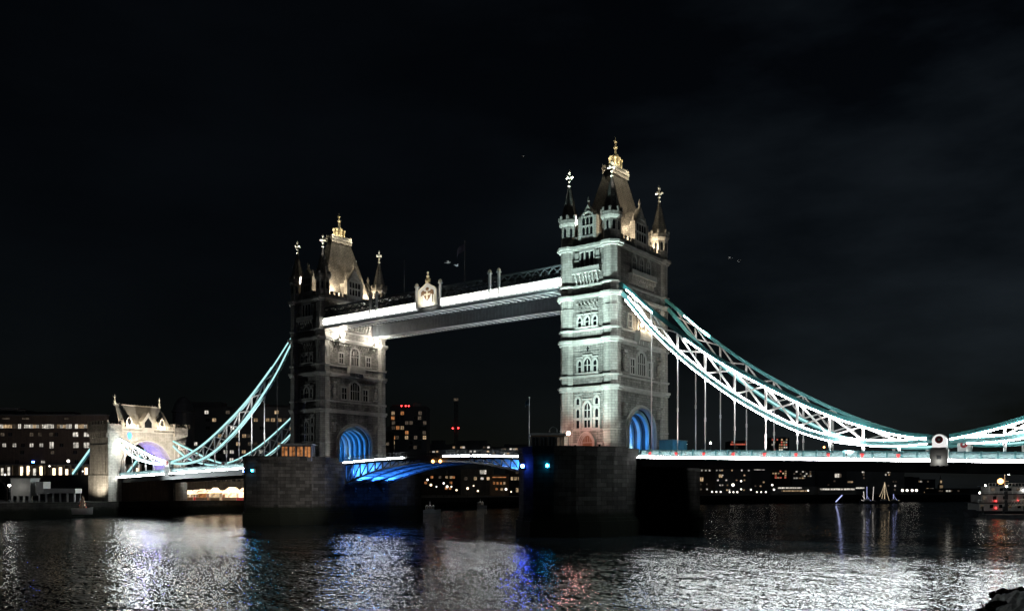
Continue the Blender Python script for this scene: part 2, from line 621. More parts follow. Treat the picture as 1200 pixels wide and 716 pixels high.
def window(parent, off, face, u, z0, z1, wd, lights=1, pointed=True, transom=False, fr=0.32, name='window', lit=None):
    mb = MB(off)
    hw = wd / 2
    rise = min(0.9, wd * 0.55) if pointed else 0.0
    zs = z1 - rise
    if pointed:
        inn = [(a + u, z) for a, z in arch_pts(hw, z0, zs, z1, 5)]
        out = [(a + u, z) for a, z in arch_pts(hw + fr, z0, zs, z1 + fr * 1.3, 5)]
    else:
        inn = [(u - hw, z0), (u - hw, z1), (u + hw, z1), (u + hw, z0)]
        out = [(u - hw - fr, z0), (u - hw - fr, z1 + fr), (u + hw + fr, z1 + fr), (u + hw + fr, z0)]
    ring(mb, out, inn, lambda a, z, d: fp(face, a, d, z), -0.05, 0.24)
    fbox(mb, face, u - hw - fr - .12, u + hw + fr + .12, -0.05, 0.36, z0 - 0.3, z0)
    if pointed:      # square label over the arch
        fbox(mb, face, u - hw - fr, u + hw + fr, -0.05, 0.2, z1 + fr * 1.3 + .02, z1 + fr * 1.3 + .3)
    for k in range(1, lights):
        uu = u - hw + wd * k / lights
        fbox(mb, face, uu - .09, uu + .09, -0.05, 0.17, z0, z1 - rise * .25)
    if transom:
        zt = z0 + (z1 - z0) * .52
        fbox(mb, face, u - hw, u + hw, -0.05, 0.15, zt - .08, zt + .08)
    wn = mb.build(name, 'trim_stone', parent)
    g = MB(off)
    g.prism(inn, lambda a, z, d: fp(face, a, d, z), -0.05, 0.05)
    g.build('glazing', lit or 'dark_glass', wn)
    return wn


def make_tower():
    off = (0, 0, ZP)
    root = thing('stone_tower', 'tower', 'tower', (0, 0, ZP))
    # --- walls, with the road arch cut through
    mb = MB(off)
    AR = road_arch(5.3, ZP, 19.6, 24.3)
    poly = [(-HY, ZP)] + AR + [(HY, ZP), (HY, 28.0), (-HY, 28.0)]
    mb.prism(poly, lambda u, z, t: (t, u, z), -HX, HX)
    mb.box(-HX, HX, -HY, HY, 28.0, 55.5)
    # corbel tables (three rows) under the cornice of the third stage, all four faces
    for face, half in (('y-', 2.6), ('y+', 2.6), ('x+', 7.4), ('x-', 7.4)):
        for row in range(3):
            n = int(half * 2 / 0.78)
            for k in range(n):
                uu = -half + (k + 0.5 + 0.5 * (row % 2)) * (2 * half / n)
                if uu + .2 > half:
                    continue
                z = 42.7 + row * 0.72
                fbox(mb, face, uu - .2, uu + .2, -0.05, 0.14 + 0.13 * row, z, z + 0.5)
        fbox(mb, face, -half - .1, half + .1, -0.05, 0.5, 44.75 + .05, 45.0)
        # blind arcade above the road arch / door stage
        for k in range(int(half * 2 / .62)):
            uu = -half + .31 + k * .62
            fbox(mb, face, uu - .1, uu + .1, -0.05, 0.12, 26.55, 27.45)
        for zz in ((33.9,) if half < 3 else (34.7, 29.9, 41.6)):
            fbox(mb, face, -half, half, -0.05, .13, zz + .8, zz + 1.0)
    mb.build('wall', 'rock_faced_stone', root)
    # --- turrets
    for sx_ in (-1, 1):
        for sy_ in (-1, 1):
            tx, ty = sx_ * TX, sy_ * TY
            t = MB(off)
            ph = math.pi / 8
            k8 = 1 / math.cos(math.pi / 8)
            prof = [(1.95, 15.0), (1.95, 16.2), (1.72, 16.5), (1.66, 27.8), (1.60, 37.0), (1.60, 43.6), (1.72, 44.9), (1.60, 46.0), (1.60, 55.2),
                    (1.62, 56.4), (1.55, 57.0), (1.55, 59.6), (1.95, 60.2), (1.95, 60.9), (1.80, 61.0), (1.80, 61.15)]
            t.lathe([(r_ * k8, z) for r_, z in prof], 8, tx, ty, ph)
            for k in range(8):           # little merlons and corner ribs, and the pointed gablets of the third stage
                a = k * math.pi / 4 + math.pi / 8
                ca, sa = math.cos(a), math.sin(a)
                t.box(tx + 1.9 * ca - .22, tx + 1.9 * ca + .22, ty + 1.9 * sa - .22, ty + 1.9 * sa + .22, 61.0, 61.7)
                t.tube((tx + 1.62 * ca, ty + 1.62 * sa, 57.0), (tx + 1.62 * ca, ty + 1.62 * sa, 59.9), .13, .13, 5)
                b = k * math.pi / 4
                n_, s_ = Vector((math.cos(b), math.sin(b), 0)), Vector((-math.sin(b), math.cos(b), 0))
                c0 = Vector((tx, ty, 0)) + n_ * 1.58
                p3 = [c0 + s_ * -.5 + Vector((0, 0, 43.4)), c0 + s_ * .5 + Vector((0, 0, 43.4)), c0 + Vector((0, 0, 40.0))]
                t.add(p3 + [p + n_ * (.2 if i < 2 else .03) for i, p in enumerate(p3)], [(0, 1, 2), (5, 4, 3), (0, 3, 4, 1), (1, 4, 5, 2), (2, 5, 3, 0)])
            tu = t.build('turret', 'portland_stone', root)
            s = MB(off)
            s.lathe([(1.72, 61.05), (1.5, 61.9), (.95, 64.4), (.45, 66.6), (.14, 67.9)], 8, tx, ty, ph)
            for k in range(8):
                a = k * math.pi / 4 + math.pi / 8
                s.tube((tx + 1.74 * math.cos(a), ty + 1.74 * math.sin(a), 61.1), (tx + .16 * math.cos(a), ty + .16 * math.sin(a), 67.8), .075, .05, 4)
            s.build('spire', 'slate', tu)
            f = MB(off)
            f.lathe([(.13, 67.7), (.34, 67.95), (.16, 68.15), (.13, 68.6), (.30, 68.85), (.13, 69.05), (.11, 70.1), (.2, 70.35), (.28, 70.6), (.14, 70.85), (.03, 71.2)], 8, tx, ty)
            for dx, dy in ((1, 0), (-1, 0), (0, 1), (0, -1)):
                f.tube((tx, ty, 69.55), (tx + dx * .62, ty + dy * .62, 69.65), .11, .09, 6)
                f.ball((tx + dx * .68, ty + dy * .68, 69.66), .24, 6, 4)
            f.build('finial', 'pale_gilding', tu)
            a_ = MB(off)
            for k in range(8):
                b = k * math.pi / 4
                n_, s_ = Vector((math.cos(b), math.sin(b), 0)), Vector((-math.sin(b), math.cos(b), 0))
                c0 = Vector((tx, ty, 0)) + n_ * 1.53
                z0, z1 = 57.5, 59.3
                q = [c0 - s_ * .26 + Vector((0, 0, z0)), c0 + s_ * .26 + Vector((0, 0, z0)), c0 + s_ * .26 + Vector((0, 0, z1 - .4)), c0 + Vector((0, 0, z1)), c0 - s_ * .26 + Vector((0, 0, z1 - .4))]
                a_.add(q + [p + n_ * .05 for p in q], [(4, 3, 2, 1, 0), (5, 6, 7, 8, 9)] + [(i, (i + 1) % 5, 5 + (i + 1) % 5, 5 + i) for i in range(5)])
            a_.build('arcade', 'dark_glass', tu)
    # --- cornices and string courses: each runs round walls and turrets
    for z0, z1, pr in ((27.3, 27.75, .28), (27.75, 28.2, .5), (30.0, 30.35, .3), (36.3, 36.75, .26), (36.75, 37.25, .5), (38.9, 39.25, .3),
                       (45.0, 45.35, .45), (45.35, 45.85, .72), (47.5, 47.85, .3), (54.5, 54.9, .3), (54.9, 55.45, .62), (19.7, 19.95, .16)):
        mb = MB(off)
        if z0 < 26:      # the low string course stops at the road arches
            for s_ in (-1, 1):
                mb.box(-HX + .1, HX - .1, s_ * HY - pr * (s_ < 0), s_ * HY + pr * (s_ > 0), z0, z1)
        else:
            mb.box(-HX - pr, HX + pr, -HY - pr, HY + pr, z0, z1)
        for sx_ in (-1, 1):
            for sy_ in (-1, 1):
                r_ = (1.66 + pr) / math.cos(math.pi / 8)
                mb.lathe([(r_ - .12, z0 - .01), (r_, z0 + .12), (r_, z1 + .01), (r_ - .1, z1 + .03)], 8, sx_ * TX, sy_ * TY, math.pi / 8)
        mb.build('cornice', 'trim_stone', root)
    # --- battlements between the turrets
    mb = MB(off)
    for face, half in (('y-', 3.3), ('y+', 3.3), ('x+', 8.0), ('x-', 8.0)):
        fbox(mb, face, -half, half, -.55, .1, 55.4, 56.5)
        n = int(half * 2 / 1.3)
        for k in range(n):
            uu = -half + (k + .5) * 2 * half / n
            fbox(mb, face, uu - .36, uu + .36, -.5, .05, 56.4, 57.3)
    mb.build('battlement', 'rock_faced_stone', root)
    # --- roof with its cresting and crown
    mb = MB(off)
    b0 = [(-3.6, -8.2, 55.6), (3.6, -8.2, 55.6), (3.6, 8.2, 55.6), (-3.6, 8.2, 55.6)]
    b1 = [(-2.45, -6.1, 62.8), (2.45, -6.1, 62.8), (2.45, 6.1, 62.8), (-2.45, 6.1, 62.8)]
    b2 = [(-.75, -3.0, 72.0), (.75, -3.0, 72.0), (.75, 3.0, 72.0), (-.75, 3.0, 72.0)]
    fs = [(3, 2, 1, 0), (8, 9, 10, 11)]
    for j in (0, 4):
        fs += [(j + k, j + (k + 1) % 4, j + 4 + (k + 1) % 4, j + 4 + k) for k in range(4)]
    mb.add(b0 + b1 + b2, fs)
    rf = mb.build('roof', 'slate', root)
    mb = MB(off)
    mb.box(-1.0, 1.0, -3.3, 3.3, 71.9, 72.25)
    mb.box(-1.2, 1.2, -3.5, 3.5, 72.25, 72.6)
    for k in range(12):
        y = -3.2 + k * 6.4 / 11
        for x in (-1.05, 1.05):
            mb.tube((x, y, 72.5), (x, y, 73.35), .11, .05, 5)
            mb.box(x - .1, x + .1, y - .16, y + .16, 71.45, 71.95)
    mb.box(-1.1, 1.1, -3.4, 3.4, 72.95, 73.07)
    mb.build('cresting', 'trim_stone', rf)
    mb = MB(off)
    mb.lathe([(.9, 72.5), (.95, 73.6), (.6, 74.0), (.5, 74.6), (.42, 75.4), (.55, 75.7), (.3, 76.1), (.2, 77.0), (.42, 77.4), (.2, 77.75), (.16, 78.2), (.36, 78.55), (.12, 78.95), (.03, 79.5)], 10)
    for k in range(8):
        a = k * math.pi / 4
        ca, sa = math.cos(a), math.sin(a)
        mb.tube((ca * .8, sa * 1.5, 72.6), (ca * .9, sa * 1.75, 74.7), .26, .17, 6)
        mb.ball((ca * .92, sa * 1.8, 74.95), .33, 6, 4)
        mb.tube((ca * .85, sa * 1.5, 73.6), (ca * .15, sa * .15, 76.3), .14, .12, 5)
        mb.ball((ca * .6, sa * .95, 75.4), .22, 6, 4)
    for dy in (-1, 1):
        mb.tube((0, 0, 78.55), (0, dy * .5, 78.6), .1, .1, 5)
    mb.build('crown', 'gilding', rf)
    # --- gables
    for face, half, zt in (('y-', 1.75, 63.2), ('y+', 1.75, 63.2), ('x+', 2.4, 64.2), ('x-', 2.4, 64.2)):
        mb = MB(off)
        zs = zt - half * 1.5
        mb.prism([(-half, 55.5), (half, 55.5), (half, zs), (half * .55, zs + half * .75), (0, zt), (-half * .55, zs + half * .75), (-half, zs)],
                 lambda u, z, d: fp(face, u, d, z), -1.1, .06)
        for s_ in (-1, 1):               # side pinnacles and stepped crockets
            u = s_ * half
            fbox(mb, face, u - .3, u + .3, -.9, .2, 55.45, zs + .4)
            c = fp(face, u, -.35, 0)
            mb.lathe([(.34, zs + .35), (.26, zs + .9), (.05, zs + 2.0)], 6, c[0], c[1])
            for q in (.3, .62):
                uu, zz = s_ * half * (1 - q), zs + (zt - zs) * q
                c = fp(face, uu, -.2, zz)
                mb.ball(c, .24, 6, 4)
        c = fp(face, 0, -.35, 0)
        mb.lathe([(.3, zt - .3), (.2, zt + .5), (.32, zt + .8), (.05, zt + 1.7)], 6, c[0], c[1])
        ga = mb.build('gable', 'portland_stone', root)
        r2 = MB(off)
        r2.prism([(-half + .15, 56), (half - .15, 56), (half - .15, zs - .1), (0, zt - .5), (-half + .15, zs - .1)], lambda u, z, d: fp(face, u, d, z), -5.4 if face[0] == 'x' else -6.2, -1.05)
        r2.build('gable_roof', 'slate', ga)
        n = 3 if half < 2 else 4
        wd = (2 * half - .9) / n
        for z0, z1 in ((57.4, 58.9), (59.3, 60.7)):
            g = MB(off)
            for k in range(n):
                u = -half + .45 + (k + .5) * wd
                g.prism([(a + u, z) for a, z in arch_pts(wd * .33, z0, z1 - .4, z1, 4)], lambda a, z, d: fp(face, a, d, z), 0, .10)
            g.build('gable_window', 'dark_glass', ga)
        tr = MB(off)
        o_ = arch_pts(half - .22, 57.0, 60.6, 62.0, 6)
        i_ = arch_pts(half - .45, 57.0, 60.5, 61.7, 6)
        ring(tr, o_, i_, lambda a, z, d: fp(face, a, d, z), 0, .2)
        for z in (57.0, 59.0, 60.8):
            fbox(tr, face, -half + .45, half - .45, 0, .17, z, z + .22)
        tr.build('tracery', 'trim_stone', ga)
    # --- river faces
    for face in ('y-', 'y+'):
        for z0, z1 in ((24.4, 26.0), (22.2, 23.9), (20.2, 21.7)):
            for u in (-2.15, 2.15):
                window(root, off, face, u, z0, z1, .72, 1, z0 > 22, fr=.42)
        window(root, off, face, 0, 22.2, 25.0, 1.35, 2, True, True, fr=.45)
        window(root, off, face, 0, 20.3, 21.7, 1.35, 2, False, fr=.4)
        for u in (-1.75, 1.75):
            window(root, off, face, u, 30.9, 33.2, .75, 1, True, True, fr=.36)
            window(root, off, face, u, 39.75, 41.55, .75, 1, True, True, fr=.34)
        window(root, off, face, 0, 30.9, 33.6, 1.5, 2, True, True, fr=.36)
        window(root, off, face, 0, 39.75, 41.55, .75, 1, True, True, fr=.34)
        mb = MB(off)                    # slit and shield over the second stage
        mb.prism([(-.12, 35.0), (.12, 35.0), (.12, 35.9), (-.12, 35.9)], lambda u, z, d: fp(face, u, d, z), -.05, .03)
        mb.prism([(-.3, 35.4), (.3, 35.4), (.3, 35.6), (-.3, 35.6)], lambda u, z, d: fp(face, u, d, z), -.05, .035)
        mb.build('slit', 'dark_glass', root)
        # door
        mb = MB(off)
        for k in range(3):
            ring(mb, arch_pts(1.95 - .28 * k, ZP, 17.6, 19.55 - .25 * k, 8), arch_pts(1.66 - .28 * k, ZP, 17.55, 19.28 - .25 * k, 8), lambda a, z, d: fp(face, a, d, z), -.05, .62 - .2 * k)
        dw = mb.build('doorway', 'trim_stone', root)
        mb = MB(off)
        mb.prism(arch_pts(1.1, ZP, 17.5, 18.75, 6), lambda a, z, d: fp(face, a, d, z), -.05, .06)
        dr = mb.build('door', 'timber', dw)
        mb = MB(off)
        fbox(mb, face, -1.1, 1.1, .05, .12, 17.3, 17.5)
        for u in (-.55, 0, .55):
            fbox(mb, face, u - .05, u + .05, .05, .10, 17.4, 18.5)
        mb.build('fanlight', 'trim_stone', dr)
        for u in (-2.75, 2.75):
            window(root, off, face, u, 15.6, 17.0, .6, 1, False, fr=.35)
        # loggia high up: dark panel for its shaded recess, balcony on corbels
        mb = MB(off)
        mb.prism([(-1.45, 51.0), (1.45, 51.0), (1.45, 54.3), (-1.45, 54.3)], lambda u, z, d: fp(face, u, d, z), -.05, .05)
        lg = mb.build('loggia', 'dark_glass', root)
        mb = MB(off)
        for u in (-1.6, -.55, .55, 1.6):
            fbox(mb, face, u - .13, u + .13, -.05, .28, 51.0, 54.3)
        for u in (-2.35, 2.35):
            fbox(mb, face, u - .2, u + .2, -.05, .2, 51.0, 54.0)
            fbox(mb, face, u - .42, u + .42, -.05, .15, 52.2, 52.5)
        fbox(mb, face, -1.75, 1.75, -.05, .34, 54.1, 54.45)
        mb.build('loggia_post', 'trim_stone', lg)
        for u in (-2.35, 2.35):
            window(root, off, face, u, 52.7, 53.9, .4, 1, False, fr=.2)
        mb = MB(off)
        fbox(mb, face, -3.1, 3.1, -.05, .95, 50.0, 50.25)
        fbox(mb, face, -3.1, 3.1, .72, .9, 50.25, 51.1)
        for u in (-2.4, -1.4, -.7, 0, .7, 1.4, 2.4):
            fbox(mb, face, u - .2, u + .2, -.05, .75, 49.3, 50.0)
            fbox(mb, face, u - .17, u + .17, -.05, .45, 48.5, 49.3)
            fbox(mb, face, u - .12, u + .12, -.05, .25, 47.95, 48.5)
        mb.build('balcony', 'trim_stone', root)
    # --- road faces
    for face in ('x+', 'x-'):
        mb = MB(off)
        for a, b, d in ((6.25, 5.85, .3), (5.8, 5.45, .55), (5.42, 5.2, .2)):
            ring(mb, road_arch(a, ZP, 19.6, 24.3 + (a - 5.3) * .8), road_arch(b, ZP, 19.6, 24.3 + (b - 5.3) * .8), lambda u, z, t: fp(face, u, t, z), -.4, d)
        mb.build('arch_moulding', 'trim_stone', root)
        for u in (-7.1, 7.1):
            mb = MB(off)                # carved brackets either side of the arch
            fbox(mb, face, u - .45, u + .45, -.05, .5, 22.6, 24.6)
            fbox(mb, face, u - .65, u + .65, -.05, .8, 24.6, 25.0)
            mb.ball(fp(face, u, .45, 23.4), .55, 8, 6, 1, 1, 1.5)
            mb.build('carved_bracket', 'portland_stone', root)
            mb = MB(off)                # statues' niches on the second stage
            mb.ball(fp(face, u, .35, 32.6), .55, 8, 6, 1, 1, 2.0)
            mb.ball(fp(face, u, .4, 34.0), .3, 8, 6)
            fbox(mb, face, u - .6, u + .6, -.05, .75, 31.0, 31.4)
            fbox(mb, face, u - .6, u + .6, -.05, .75, 34.6, 35.1)
            mb.build('niche_figure', 'portland_stone', root)
        window(root, off, face, 0, 30.9, 35.3, 3.0, 4, True, True, fr=.45)
        for u in (-3.6, 3.6):
            window(root, off, face, u, 30.9, 33.7, 1.5, 2, False, True, fr=.38)
        window(root, off, face, 0, 39.6, 43.9, 2.5, 4, True, True, fr=.45)
        for u in (-4.6, 4.6):
            window(root, off, face, u, 39.8, 42.2, 1.3, 2, False, True, fr=.38)
        for u in (-2.9, 0, 2.9):
            window(root, off, face, u, 51.3, 54.0, 1.25, 2, True, True, fr=.35)
        mb = MB(off)
        fbox(mb, face, -5.0, 5.0, -.05, 1.0, 50.0, 50.25)
        fbox(mb, face, -5.0, 5.0, .76, .94, 50.25, 51.0)
        for k in range(11):
            u = -4.6 + k * .92
            fbox(mb, face, u - .2, u + .2, -.05, .8, 49.2, 50.0)
            fbox(mb, face, u - .16, u + .16, -.05, .45, 48.4, 49.2)
        mb.build('balcony', 'trim_stone', root)
        mb = MB(off)
        fbox(mb, face, -2.6, 2.6, -.05, 1.3, 37.6, 37.9)
        fbox(mb, face, -2.6, 2.6, 1.06, 1.24, 37.9, 39.5)
        for k in range(6):
            u = -2.2 + k * .88
            fbox(mb, face, u - .26, u + .26, 1.2, 1.3, 38.2, 39.2)
            fbox(mb, face, u - .2, u + .2, -.05, .9, 36.7, 37.6)
        for s_ in (-2.5, 2.5):
            fbox(mb, face, s_ - .09, s_ + .09, -.05, 1.1, 37.9, 39.45)
        mb.build('balcony', 'trim_stone', root)
    # --- painted steel ribs inside the road arch
    mb = MB(off)
    ring(mb, road_arch(5.27, ZP + .02, 19.6, 24.27), road_arch(5.15, ZP + .02, 19.6, 24.13), lambda u, z, t: (t, u, z), -HX + .5, HX - .5)
    mb.build('shade_lining', 'dark_steel', root)  # dark lining added so the gaps between lit ribs stay dark
    for k in range(6):
        x = -4.7 + k * 1.88
        mb = MB(off)
        ring(mb, road_arch(5.14, ZP + .05, 19.6, 24.12), road_arch(4.5, ZP + .05, 19.5, 23.4), lambda u, z, t: (t, u, z), x - .36, x + .36)
        mb.build('arch_rib', 'pale_blue_paint', root)
    # --- floodlight boxes at the roof's foot
    for sx_ in (-1, 1):
        for sy_ in (-1, 1):
            mb = MB(off)
            mb.box(sx_ * 4.35 - .3, sx_ * 4.35 + .3, sy_ * 6.4 - .3, sy_ * 6.4 + .3, 55.5, 56.1)
            mb.build('roof_lamp', 'dark_steel', root)
    return root


tower = make_tower()
tower.location = (41.15, 0, ZP)
tower['label'] = 'nearer stone bridge tower, its river face floodlit pale green white'
tower2 = copy_tree(tower)
tower2.location = (-41.15, 0, ZP)
tower2.rotation_euler = (0, 0, math.pi)
tower2['label'] = 'farther stone bridge tower, its river face dark and its road face lit by two lamps'
for o in (tower, tower2):
    o['group'] = 'gothic towers of the bridge'

WARM, COOL, NEUT = (1.0, 0.82, 0.58), (0.72, 1.0, 0.98), (1.0, 0.93, 0.80)
# lamps on the roof terraces and inside the road arches
for X, rt in ((41.15, tower), (-41.15, tower2)):
    for sx_ in (-1, 1):
        for sy_ in (-1, 1):
            lamp('roof_flood', 'SPOT', 15000, WARM, (sx_ * 4.55, sy_ * 7.0, 56.4 - ZP), rt, (0, sy_ * 1.5, 66 - ZP), 75, .8, .3)
            lamp('roof_flood', 'POINT', 2000, WARM, (sx_ * 4.4, sy_ * 6.3, 57.1 - ZP), rt, rad=.25)
            # narrow beam from the opposite side of the terrace up to the finial
            lamp('finial_spot', 'SPOT', 90000, (1, .97, .9), (sx_ * 2.2, sy_ * 10.2, 57.4 - ZP), rt, (sx_ * TX, sy_ * TY, 69.6 - ZP), 14, .4, .1)
    for sx_ in (-1, 1):
        for sy_ in (-1, 1):
            lamp('finial_uplight', 'SPOT', 6500, (1, .97, .9), (sx_ * (TX + 1.5), sy_ * (TY + 1.5), 61.9 - ZP), rt, (sx_ * TX, sy_ * TY, 69.9 - ZP), 15, .5, .08)
    for sy_ in (-1, 1):
        lamp('crown_lamp', 'POINT', 420, (1, .9, .66), (1.9, sy_ * 3.2, 73.6 - ZP), rt, rad=.15)
        lamp('crown_lamp', 'POINT', 420, (1, .9, .66), (-1.9, sy_ * 3.2, 73.6 - ZP), rt, rad=.15)
        for x in (-3.7, 0, 3.7):
            lamp('arch_lamp', 'POINT', 300, (.05, .30, 1.0), (x, sy_ * 2.2, 18.4 - ZP), rt, rad=.3)
        lamp('arch_uplight', 'SPOT', 500, (1.0, .85, .55), (1.0, sy_ * 3.4, 15.6 - ZP), rt, (1.4, sy_ * 4.9, 18.5 - ZP), 60, .5, .15)

# ------------------------------------------------------------------ river piers
def pier_outline(g):
    p = [(-10.65 - g, -14), (-10.1 - g * .9, -17.5), (-8.6 - g * .8, -21), (-6.3 - g * .6, -24.2), (-3.3 - g * .4, -26.8), (0, -28.4 - g),
         (3.3 + g * .4, -26.8), (6.3 + g * .6, -24.2), (8.6 + g * .8, -21), (10.1 + g * .9, -17.5), (10.65 + g, -14)]
    return p + [(-x, -y) for x, y in p]


def make_pier():
    off = (0, 0, 0)
    root = thing('bridge_pier', 'pier', 'pier', (0, 0, 0))
    fl = lambda u, w_, t: (u, w_, t)
    mb = MB(off)
    mb.prism(pier_outline(0.0), fl, 3.0, 14.6)
    mb.build('wall', 'pier_granite', root)
    mb = MB(off)
    mb.prism(pier_outline(1.1), fl, -2.5, 2.8)
    mb.prism(pier_outline(.55), fl, 2.8, 3.4)
    mb.build('footing', 'pier_granite', root)
    mb = MB(off)
    mb.prism(pier_outline(.28), fl, 14.3, 14.75)
    mb.prism(pier_outline(.1), fl, 14.75, 15.0)
    mb.build('coping', 'pier_granite', root)
    ol = pier_outline(-.05)             # solid parapet round each cutwater, open where the road passes
    for half in (ol[:11], ol[11:]):
        mb = MB(off)
        for a, b in zip(half[:-1], half[1:]):
            mb.bar((a[0], a[1], 15.45), (b[0], b[1], 15.45), .45, .95)
        e0, e1 = half[0], half[-1]
        s_ = 1 if e0[1] > 0 else -1
        for e in (e0, e1):
            mb.bar((e[0], e[1], 15.45), (e[0], s_ * 9.9, 15.45), .45, .93)
        mb.build('parapet', 'pier_granite', root)
    mb = MB(off)
    for a, b in zip(ol, ol[1:] + ol[:1]):
        if abs(a[1]) >= 14 and abs(b[1]) >= 14 and a[1] * b[1] > 0:
            mb.bar((a[0], a[1], 16.0), (b[0], b[1], 16.0), .6, .16)
    mb.build('parapet_cap', 'pier_granite', root)
    return root


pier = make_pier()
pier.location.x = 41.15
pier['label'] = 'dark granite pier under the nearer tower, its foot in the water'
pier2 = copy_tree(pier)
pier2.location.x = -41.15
pier2['label'] = 'granite pier under the farther tower, washed with blue light beside the bascule'
for o in (pier, pier2):
    o['group'] = 'river piers'

# ------------------------------------------------------------------ side span decks
def ptop(a):
    return 15.8 - 0.031 * (abs(a) - 51.6)


def make_deck():
    root = thing('bridge_deck', 'deck', 'bridge deck', (51.8, 0, 14.0))
    off = (51.8, 0, 14.0)
    x0, x1 = 51.85, 131.0
    def slab(mb, y0, y1, lo, hi, a=x0, b=x1):
        za, zb = ptop(a), ptop(b)
        vs_ = [(a, y0, za + lo), (b, y0, zb + lo), (b, y1, zb + lo), (a, y1, za + lo), (a, y0, za + hi), (b, y0, zb + hi), (b, y1, zb + hi), (a, y1, za + hi)]
        return mb.add(vs_, [(3, 2, 1, 0), (4, 5, 6, 7), (0, 1, 5, 4), (1, 2, 6, 5), (2, 3, 7, 6), (3, 0, 4, 7)])
    slab(MB(off), -9.6, 9.6, -1.55, -1.05).build('roadway', 'asphalt', root)
    for s_ in (-1, 1):
        y = s_ * 9.7
        slab(MB(off), s_ * 8.8 - .3, s_ * 8.8 + .3, -3.1, -1.66).build('edge_girder', 'dark_steel', root)
        mb = slab(MB(off), y - .45, y + .45, -1.66, -1.15)
        slab(mb, min(s_ * 10.14, s_ * 10.37), max(s_ * 10.14, s_ * 10.37), -1.67, -1.585)  # lip added under the strip to block its downward light
        mb.build('kerb_beam', 'white_paint', root)
        slab(MB(off), min(s_ * 10.16, s_ * 10.36), max(s_ * 10.16, s_ * 10.36), -1.58, -1.20).build('glow_strip', 'led_deck', root)
        slab(MB(off), y - .16, y + .16, -.13, 0).build('handrail', 'parapet_teal', root)
        n = 36
        for k in range(n):
            a, b = x0 + (x1 - x0) * k / n, x0 + (x1 - x0) * (k + 1) / n
            if s_ > 0 and k % 3:
                continue                 # the far parapet: one panel in three is cut from longer lengths
            if s_ > 0:
                b = x0 + (x1 - x0) * (k + 3) / n
            if 102.0 < (a + b) / 2 < 104.6 and s_ < 0:
                continue
            mb = MB(off)
            slab(mb, y - .05, y + .05, -1.1, -.16, a + .12, b - .12)
            za, zb = ptop(a), ptop(b)
            yy = y + s_ * .1
            ln = (b - a - .3) / (3 if s_ < 0 else 1)
            for q in range(3 if s_ < 0 else 1):
                xa = a + .15 + ln * q
                for e0, e1 in ((-1.02, -.24), (-.24, -1.02)):
                    mb.bar((xa + .04, yy, za + e0), (xa + ln - .04, yy, za + e1), .08, .09)
            mb.build('parapet_panel', 'parapet_paint', root)
            if s_ < 0:
                slab(MB(off), y - .2, y + .2, -1.14, .06, a - .13, a + .13).build('parapet_post', 'parapet_teal', root)
    # cross girders and bottom flange under the road
    for k in range(16):
        x = 55 + k * 4.95
        slab(MB(off), -8.5, 8.5, -2.6, -1.56, x - .15, x + .15).build('cross_girder', 'dark_steel', root)
    for k in range(9):                  # small red shields at the feet of the hangers
        x = (54.3, 59.6, 65.0, 70.5, 76.1, 81.5, 86.8, 92.1, 97.5)[k]
        z = ptop(x) - .72
        MB(off).prism([(-.26, .3), (.26, .3), (.26, -.05), (0, -.36), (-.26, -.05)], lambda u, w_, t: (x + u, t, z + w_), -9.93, -9.85).build('shield', 'red_paint', root)
    return root


deck = make_deck()
deck['label'] = 'near side span of the bridge deck with a glaring white light strip'
deck2 = copy_tree(deck)
deck2.location = (-51.8, 0, 14.0)
deck2.rotation_euler = (0, 0, math.pi)
deck2['label'] = 'far side span of the bridge deck running to the small gatehouse'
for o in (deck, deck2):
    o['group'] = 'side spans'

# ------------------------------------------------------------------ suspension chains
LOW = [(46.6, 47.2), (49.2, 44.3), (54.3, 38.3), (59.6, 33.2), (65.0, 28.7), (70.5, 24.7), (76.1, 21.3), (81.5, 18.6), (86.8, 16.8), (92.1, 15.9), (97.5, 15.6), (102.3, 15.95)]
UPP = [(46.6, 48.0), (49.2, 46.0), (54.7, 41.0), (59.9, 36.8), (65.2, 32.8), (70.7, 29.2), (76.1, 26.1), (81.5, 23.2), (86.8, 20.7), (92.1, 18.7), (97.5, 17.1), (102.3, 16.25)]
SLOW = [(104.7, 15.9), (108.0, 15.75), (112.0, 15.95), (116.4, 16.6), (120.5, 17.5), (124.0, 18.6), (128.5, 20.7), (133.5, 23.8)]
SUPP = [(104.7, 16.3), (108.0, 16.9), (112.0, 17.85), (116.4, 19.2), (120.5, 20.55), (124.0, 21.6), (128.5, 23.0), (133.5, 24.7)]


def dense(pts, m=4):
    out = []
    for i in range(len(pts) - 1):
        p0, p1, p2, p3 = pts[max(0, i - 1)], pts[i], pts[i + 1], pts[min(len(pts) - 1, i + 2)]
        for k in range(m):
            t = k / m
            out.append(tuple(.5 * (2 * b + (c - a) * t + (2 * a - 5 * b + 4 * c - d) * t * t + (3 * b - a - 3 * c + d) * t ** 3) for a, b, c, d in zip(p0, p1, p2, p3)))
    return out + [pts[-1]]


def offs(pts, d):
    """polyline shifted by d along its upward normal"""
    out = []
    for i, (x, z) in enumerate(pts):
        a, b = pts[max(0, i - 1)], pts[min(len(pts) - 1, i + 1)]
        tx, tz = b[0] - a[0], b[1] - a[1]
        n = math.hypot(tx, tz)
        out.append((x - tz / n * d, z + tx / n * d))
    return out


def zat(pts, x):
    for a, b in zip(pts[:-1], pts[1:]):
        if a[0] <= x <= b[0]:
            return a[1] + (b[1] - a[1]) * (x - a[0]) / (b[0] - a[0])
    return pts[-1][1]


